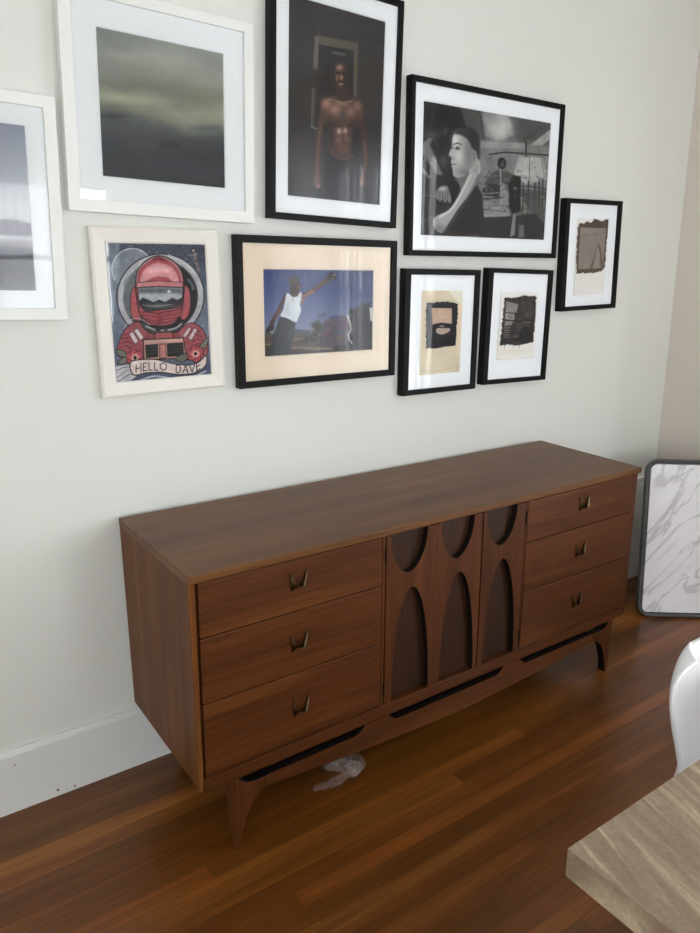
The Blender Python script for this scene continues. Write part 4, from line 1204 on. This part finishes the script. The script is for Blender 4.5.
# ------------------------------------------------------------------ white shell chair pushed up to the table
chair = thing('chair', 'white moulded shell chair tucked in at the stone-look table', 'chair', (.765, -1.545, -.0), (0, 0, 0))
def shell_mesh():
    prof = [(-.215, .425, .200), (-.195, .445, .218), (-.12, .447, .228), (-.02, .435, .232), (.08, .432, .228), (.15, .455, .215), (.188, .50, .190), (.208, .56, .184), (.221, .61, .187), (.232, .66, .193), (.243, .697, .186), (.250, .719, .166), (.254, .731, .134), (.256, .736, .085)]
    P = []
    k = 4
    n = len(prof)
    for i in range(n - 1):
        p0, p1, p2, p3 = [np.array(prof[max(0, min(n - 1, j))]) for j in (i - 1, i, i + 1, i + 2)]
        for j in range(k):
            t = j / k
            P.append(.5 * ((2 * p1) + (p2 - p0) * t + (2 * p0 - 5 * p1 + 4 * p2 - p3) * t * t + (3 * p1 - p0 - 3 * p2 + p3) * t ** 3))
    P.append(np.array(prof[-1]))
    bm = BM(); rows_ = []
    nt_ = 24
    for i, (y, z, hw) in enumerate(P):
        s = i / (len(P) - 1)
        back = min(1, max(0, (z - .45) / .12)) if y > .1 else 0
        r = []
        for q in range(nt_ + 1):
            t = -1 + 2 * q / nt_
            lift = .045 * abs(t) ** 3 * (1 - back) * min(1, s * 6)
            fwd = .055 * abs(t) ** 2.4 * back
            top = .03 * (1 - abs(t) ** 2.2) * (1 if s > .99 else 0)
            r.append(bm.verts.new((hw * t, y - fwd, z + lift + 0 * top)))
        rows_.append(r)
    for i in range(len(rows_) - 1):
        for q in range(nt_):
            bm.faces.new((rows_[i][q], rows_[i][q + 1], rows_[i + 1][q + 1], rows_[i + 1][q]))
    return bm
sh = obj('shell', shell_mesh(), M['plastic'], chair, smooth=True)
so = sh.modifiers.new('solid', 'SOLIDIFY'); so.thickness = .010; so.offset = 0
sb = sh.modifiers.new('sub', 'SUBSURF'); sb.levels = 1; sb.render_levels = 2
for sx in (-1, 1):
    for (y0, y1) in ((-.11, -.19), (.10, .20)):
        obj('leg', tube(BM(), [(sx * .14, y0, .425), (sx * .20, y1, 0.0)], [.015, .010], seg=14), M['leg_wood'], chair, smooth=True)
obj('cross_brace', tube(BM(), [(-.16, -.14, .29), (.16, .14, .29)], .005), M['darktube'], chair, smooth=True)
obj('cross_brace', tube(BM(), [(.16, -.14, .30), (-.16, .14, .30)], .005), M['darktube'], chair, smooth=True)

# ------------------------------------------------------------------ crumpled plastic wrap under the dresser
def wrap():
    bm = BM()
    rnd = np.random.RandomState(3)
    n = 26
    def sheet(path, wdt, h, seed):
        r = np.random.RandomState(seed); rows_ = []
        for i, (x, y) in enumerate(path):
            s = i / (len(path) - 1)
            d = Vector(path[min(i + 1, len(path) - 1)]) - Vector(path[max(i - 1, 0)]); d.normalize()
            nx, ny = -d.y, d.x
            row = []
            for q in range(7):
                t = q / 6
                arch = math.sin(t * PI) * h * (.5 + .5 * math.sin(s * PI)) + r.rand() * .006
                ww = wdt * (.35 + .65 * math.sin(s * PI) ** .6)
                row.append(bm.verts.new((x + nx * (t - .5) * ww + (r.rand() - .5) * .006, y + ny * (t - .5) * ww + (r.rand() - .5) * .006, .0015 + arch)))
            rows_.append(row)
        for i in range(len(rows_) - 1):
            for q in range(6): bm.faces.new((rows_[i][q], rows_[i][q + 1], rows_[i + 1][q + 1], rows_[i + 1][q]))
    arc = [(.055 * math.cos(a) + .0, .04 * math.sin(a)) for a in np.linspace(-1.9, 2.7, 24)]
    sheet(arc, .045, .022, 1)
    sheet([(-.115 + .125 * s, -.03 - .012 * math.sin(s * 3)) for s in np.linspace(0, 1, 16)], .032, .012, 2)
    sheet([(-.04 + .09 * s, .035 - .07 * s) for s in np.linspace(0, 1, 12)], .05, .026, 4)
    o = obj('plastic_wrap', bm, M['wrap'])
    o.location = (.487, -.385, 0)
    return tag(o, 'crumpled scrap of clear plastic wrap on the floor under the dresser', 'plastic wrap')
wrap()

# ------------------------------------------------------------------ light
wd = bpy.data.worlds.new('sky'); bpy.context.scene.world = wd; wd.use_nodes = True
bg = wd.node_tree.nodes['Background']
sk = wd.node_tree.nodes.new('ShaderNodeTexSky'); sk.sky_type = 'HOSEK_WILKIE'; sk.turbidity = 6; sk.sun_direction = (0, .3, .95)
mixb = wd.node_tree.nodes.new('ShaderNodeMixRGB'); mixb.inputs['Fac'].default_value = .25
mixb.inputs['Color1'].default_value = (.92, .97, 1.0, 1)
wd.node_tree.links.new(sk.outputs['Color'], mixb.inputs['Color2'])
wd.node_tree.links.new(mixb.outputs['Color'], bg.inputs['Color'])
bg.inputs['Strength'].default_value = 2.2

def area(name, loc, rot, sx, sy, power, col):
    l = bpy.data.lights.new(name, 'AREA'); l.shape = 'RECTANGLE'; l.size = sx; l.size_y = sy
    l.energy = power; l.color = col
    o = bpy.data.objects.new(name, l); C.objects.link(o); o.location = loc; o.rotation_euler = rot
    return o
# daylight just outside each window, filling its opening
a0, a1, z0, z1 = WIN_S
area('daylight_south', ((a0 + a1) / 2, YS - .25, (z0 + z1) / 2), (PI / 2, 0, 0), a1 - a0, z1 - z0, 66, (.96, .98, 1.0))
a0, a1, z0, z1 = WIN_E
area('daylight_east', (XE + .27, (a0 + a1) / 2, (z0 + z1) / 2), (PI / 2, 0, PI / 2), a1 - a0, z1 - z0, 125, (.97, .985, 1.0))
a0, a1, z0, z1 = WIN_S_FILL
area('fill_light_south', ((a0 + a1) / 2, YS - .25, (z0 + z1) / 2), (PI / 2, 0, 0), a1 - a0, z1 - z0, 34, (.96, .98, 1.0))  # added fill lamp behind the made-up south-left opening
a0, a1, z0, z1 = WIN_W_FILL
area('fill_light_west', (XW - .27, (a0 + a1) / 2, (z0 + z1) / 2), (PI / 2, 0, -PI / 2), a1 - a0, z1 - z0, 12, (.97, .985, 1.0))  # added fill lamp behind the made-up west opening

# ------------------------------------------------------------------ camera
cam = bpy.data.cameras.new('camera'); co = bpy.data.objects.new('camera', cam); C.objects.link(co)
r = Vector((.79254273, -.60940857, .02229838)); u = Vector((.12634142, .19986111, .97164468)); f = Vector((.59658518, .76725271, -.23539201))
m = Matrix((( r.x, u.x, -f.x), (r.y, u.y, -f.y), (r.z, u.z, -f.z))).to_4x4()
m.translation = Vector((-.58478556, -2.02904783, 1.48143383))
co.matrix_world = m
cam.sensor_fit = 'VERTICAL'; cam.sensor_height = 24; cam.sensor_width = 24
cam.lens = 755.6317622531752 * 24 / 933
cam.shift_x = -53.708 / 933; cam.shift_y = -25.245 / 933
cam.clip_start = .02
sc = bpy.context.scene
sc.camera = co
sc.view_settings.view_transform = 'Standard'; sc.view_settings.look = 'None'; sc.view_settings.gamma = 1
sc.view_settings.use_curve_mapping = False
sc.view_settings.exposure = 0.03
sc.cycles.use_denoising = True
sc.cycles.max_bounces = 10; sc.cycles.diffuse_bounces = 6; sc.cycles.transparent_max_bounces = 12
sc.cycles.sample_clamp_indirect = 8
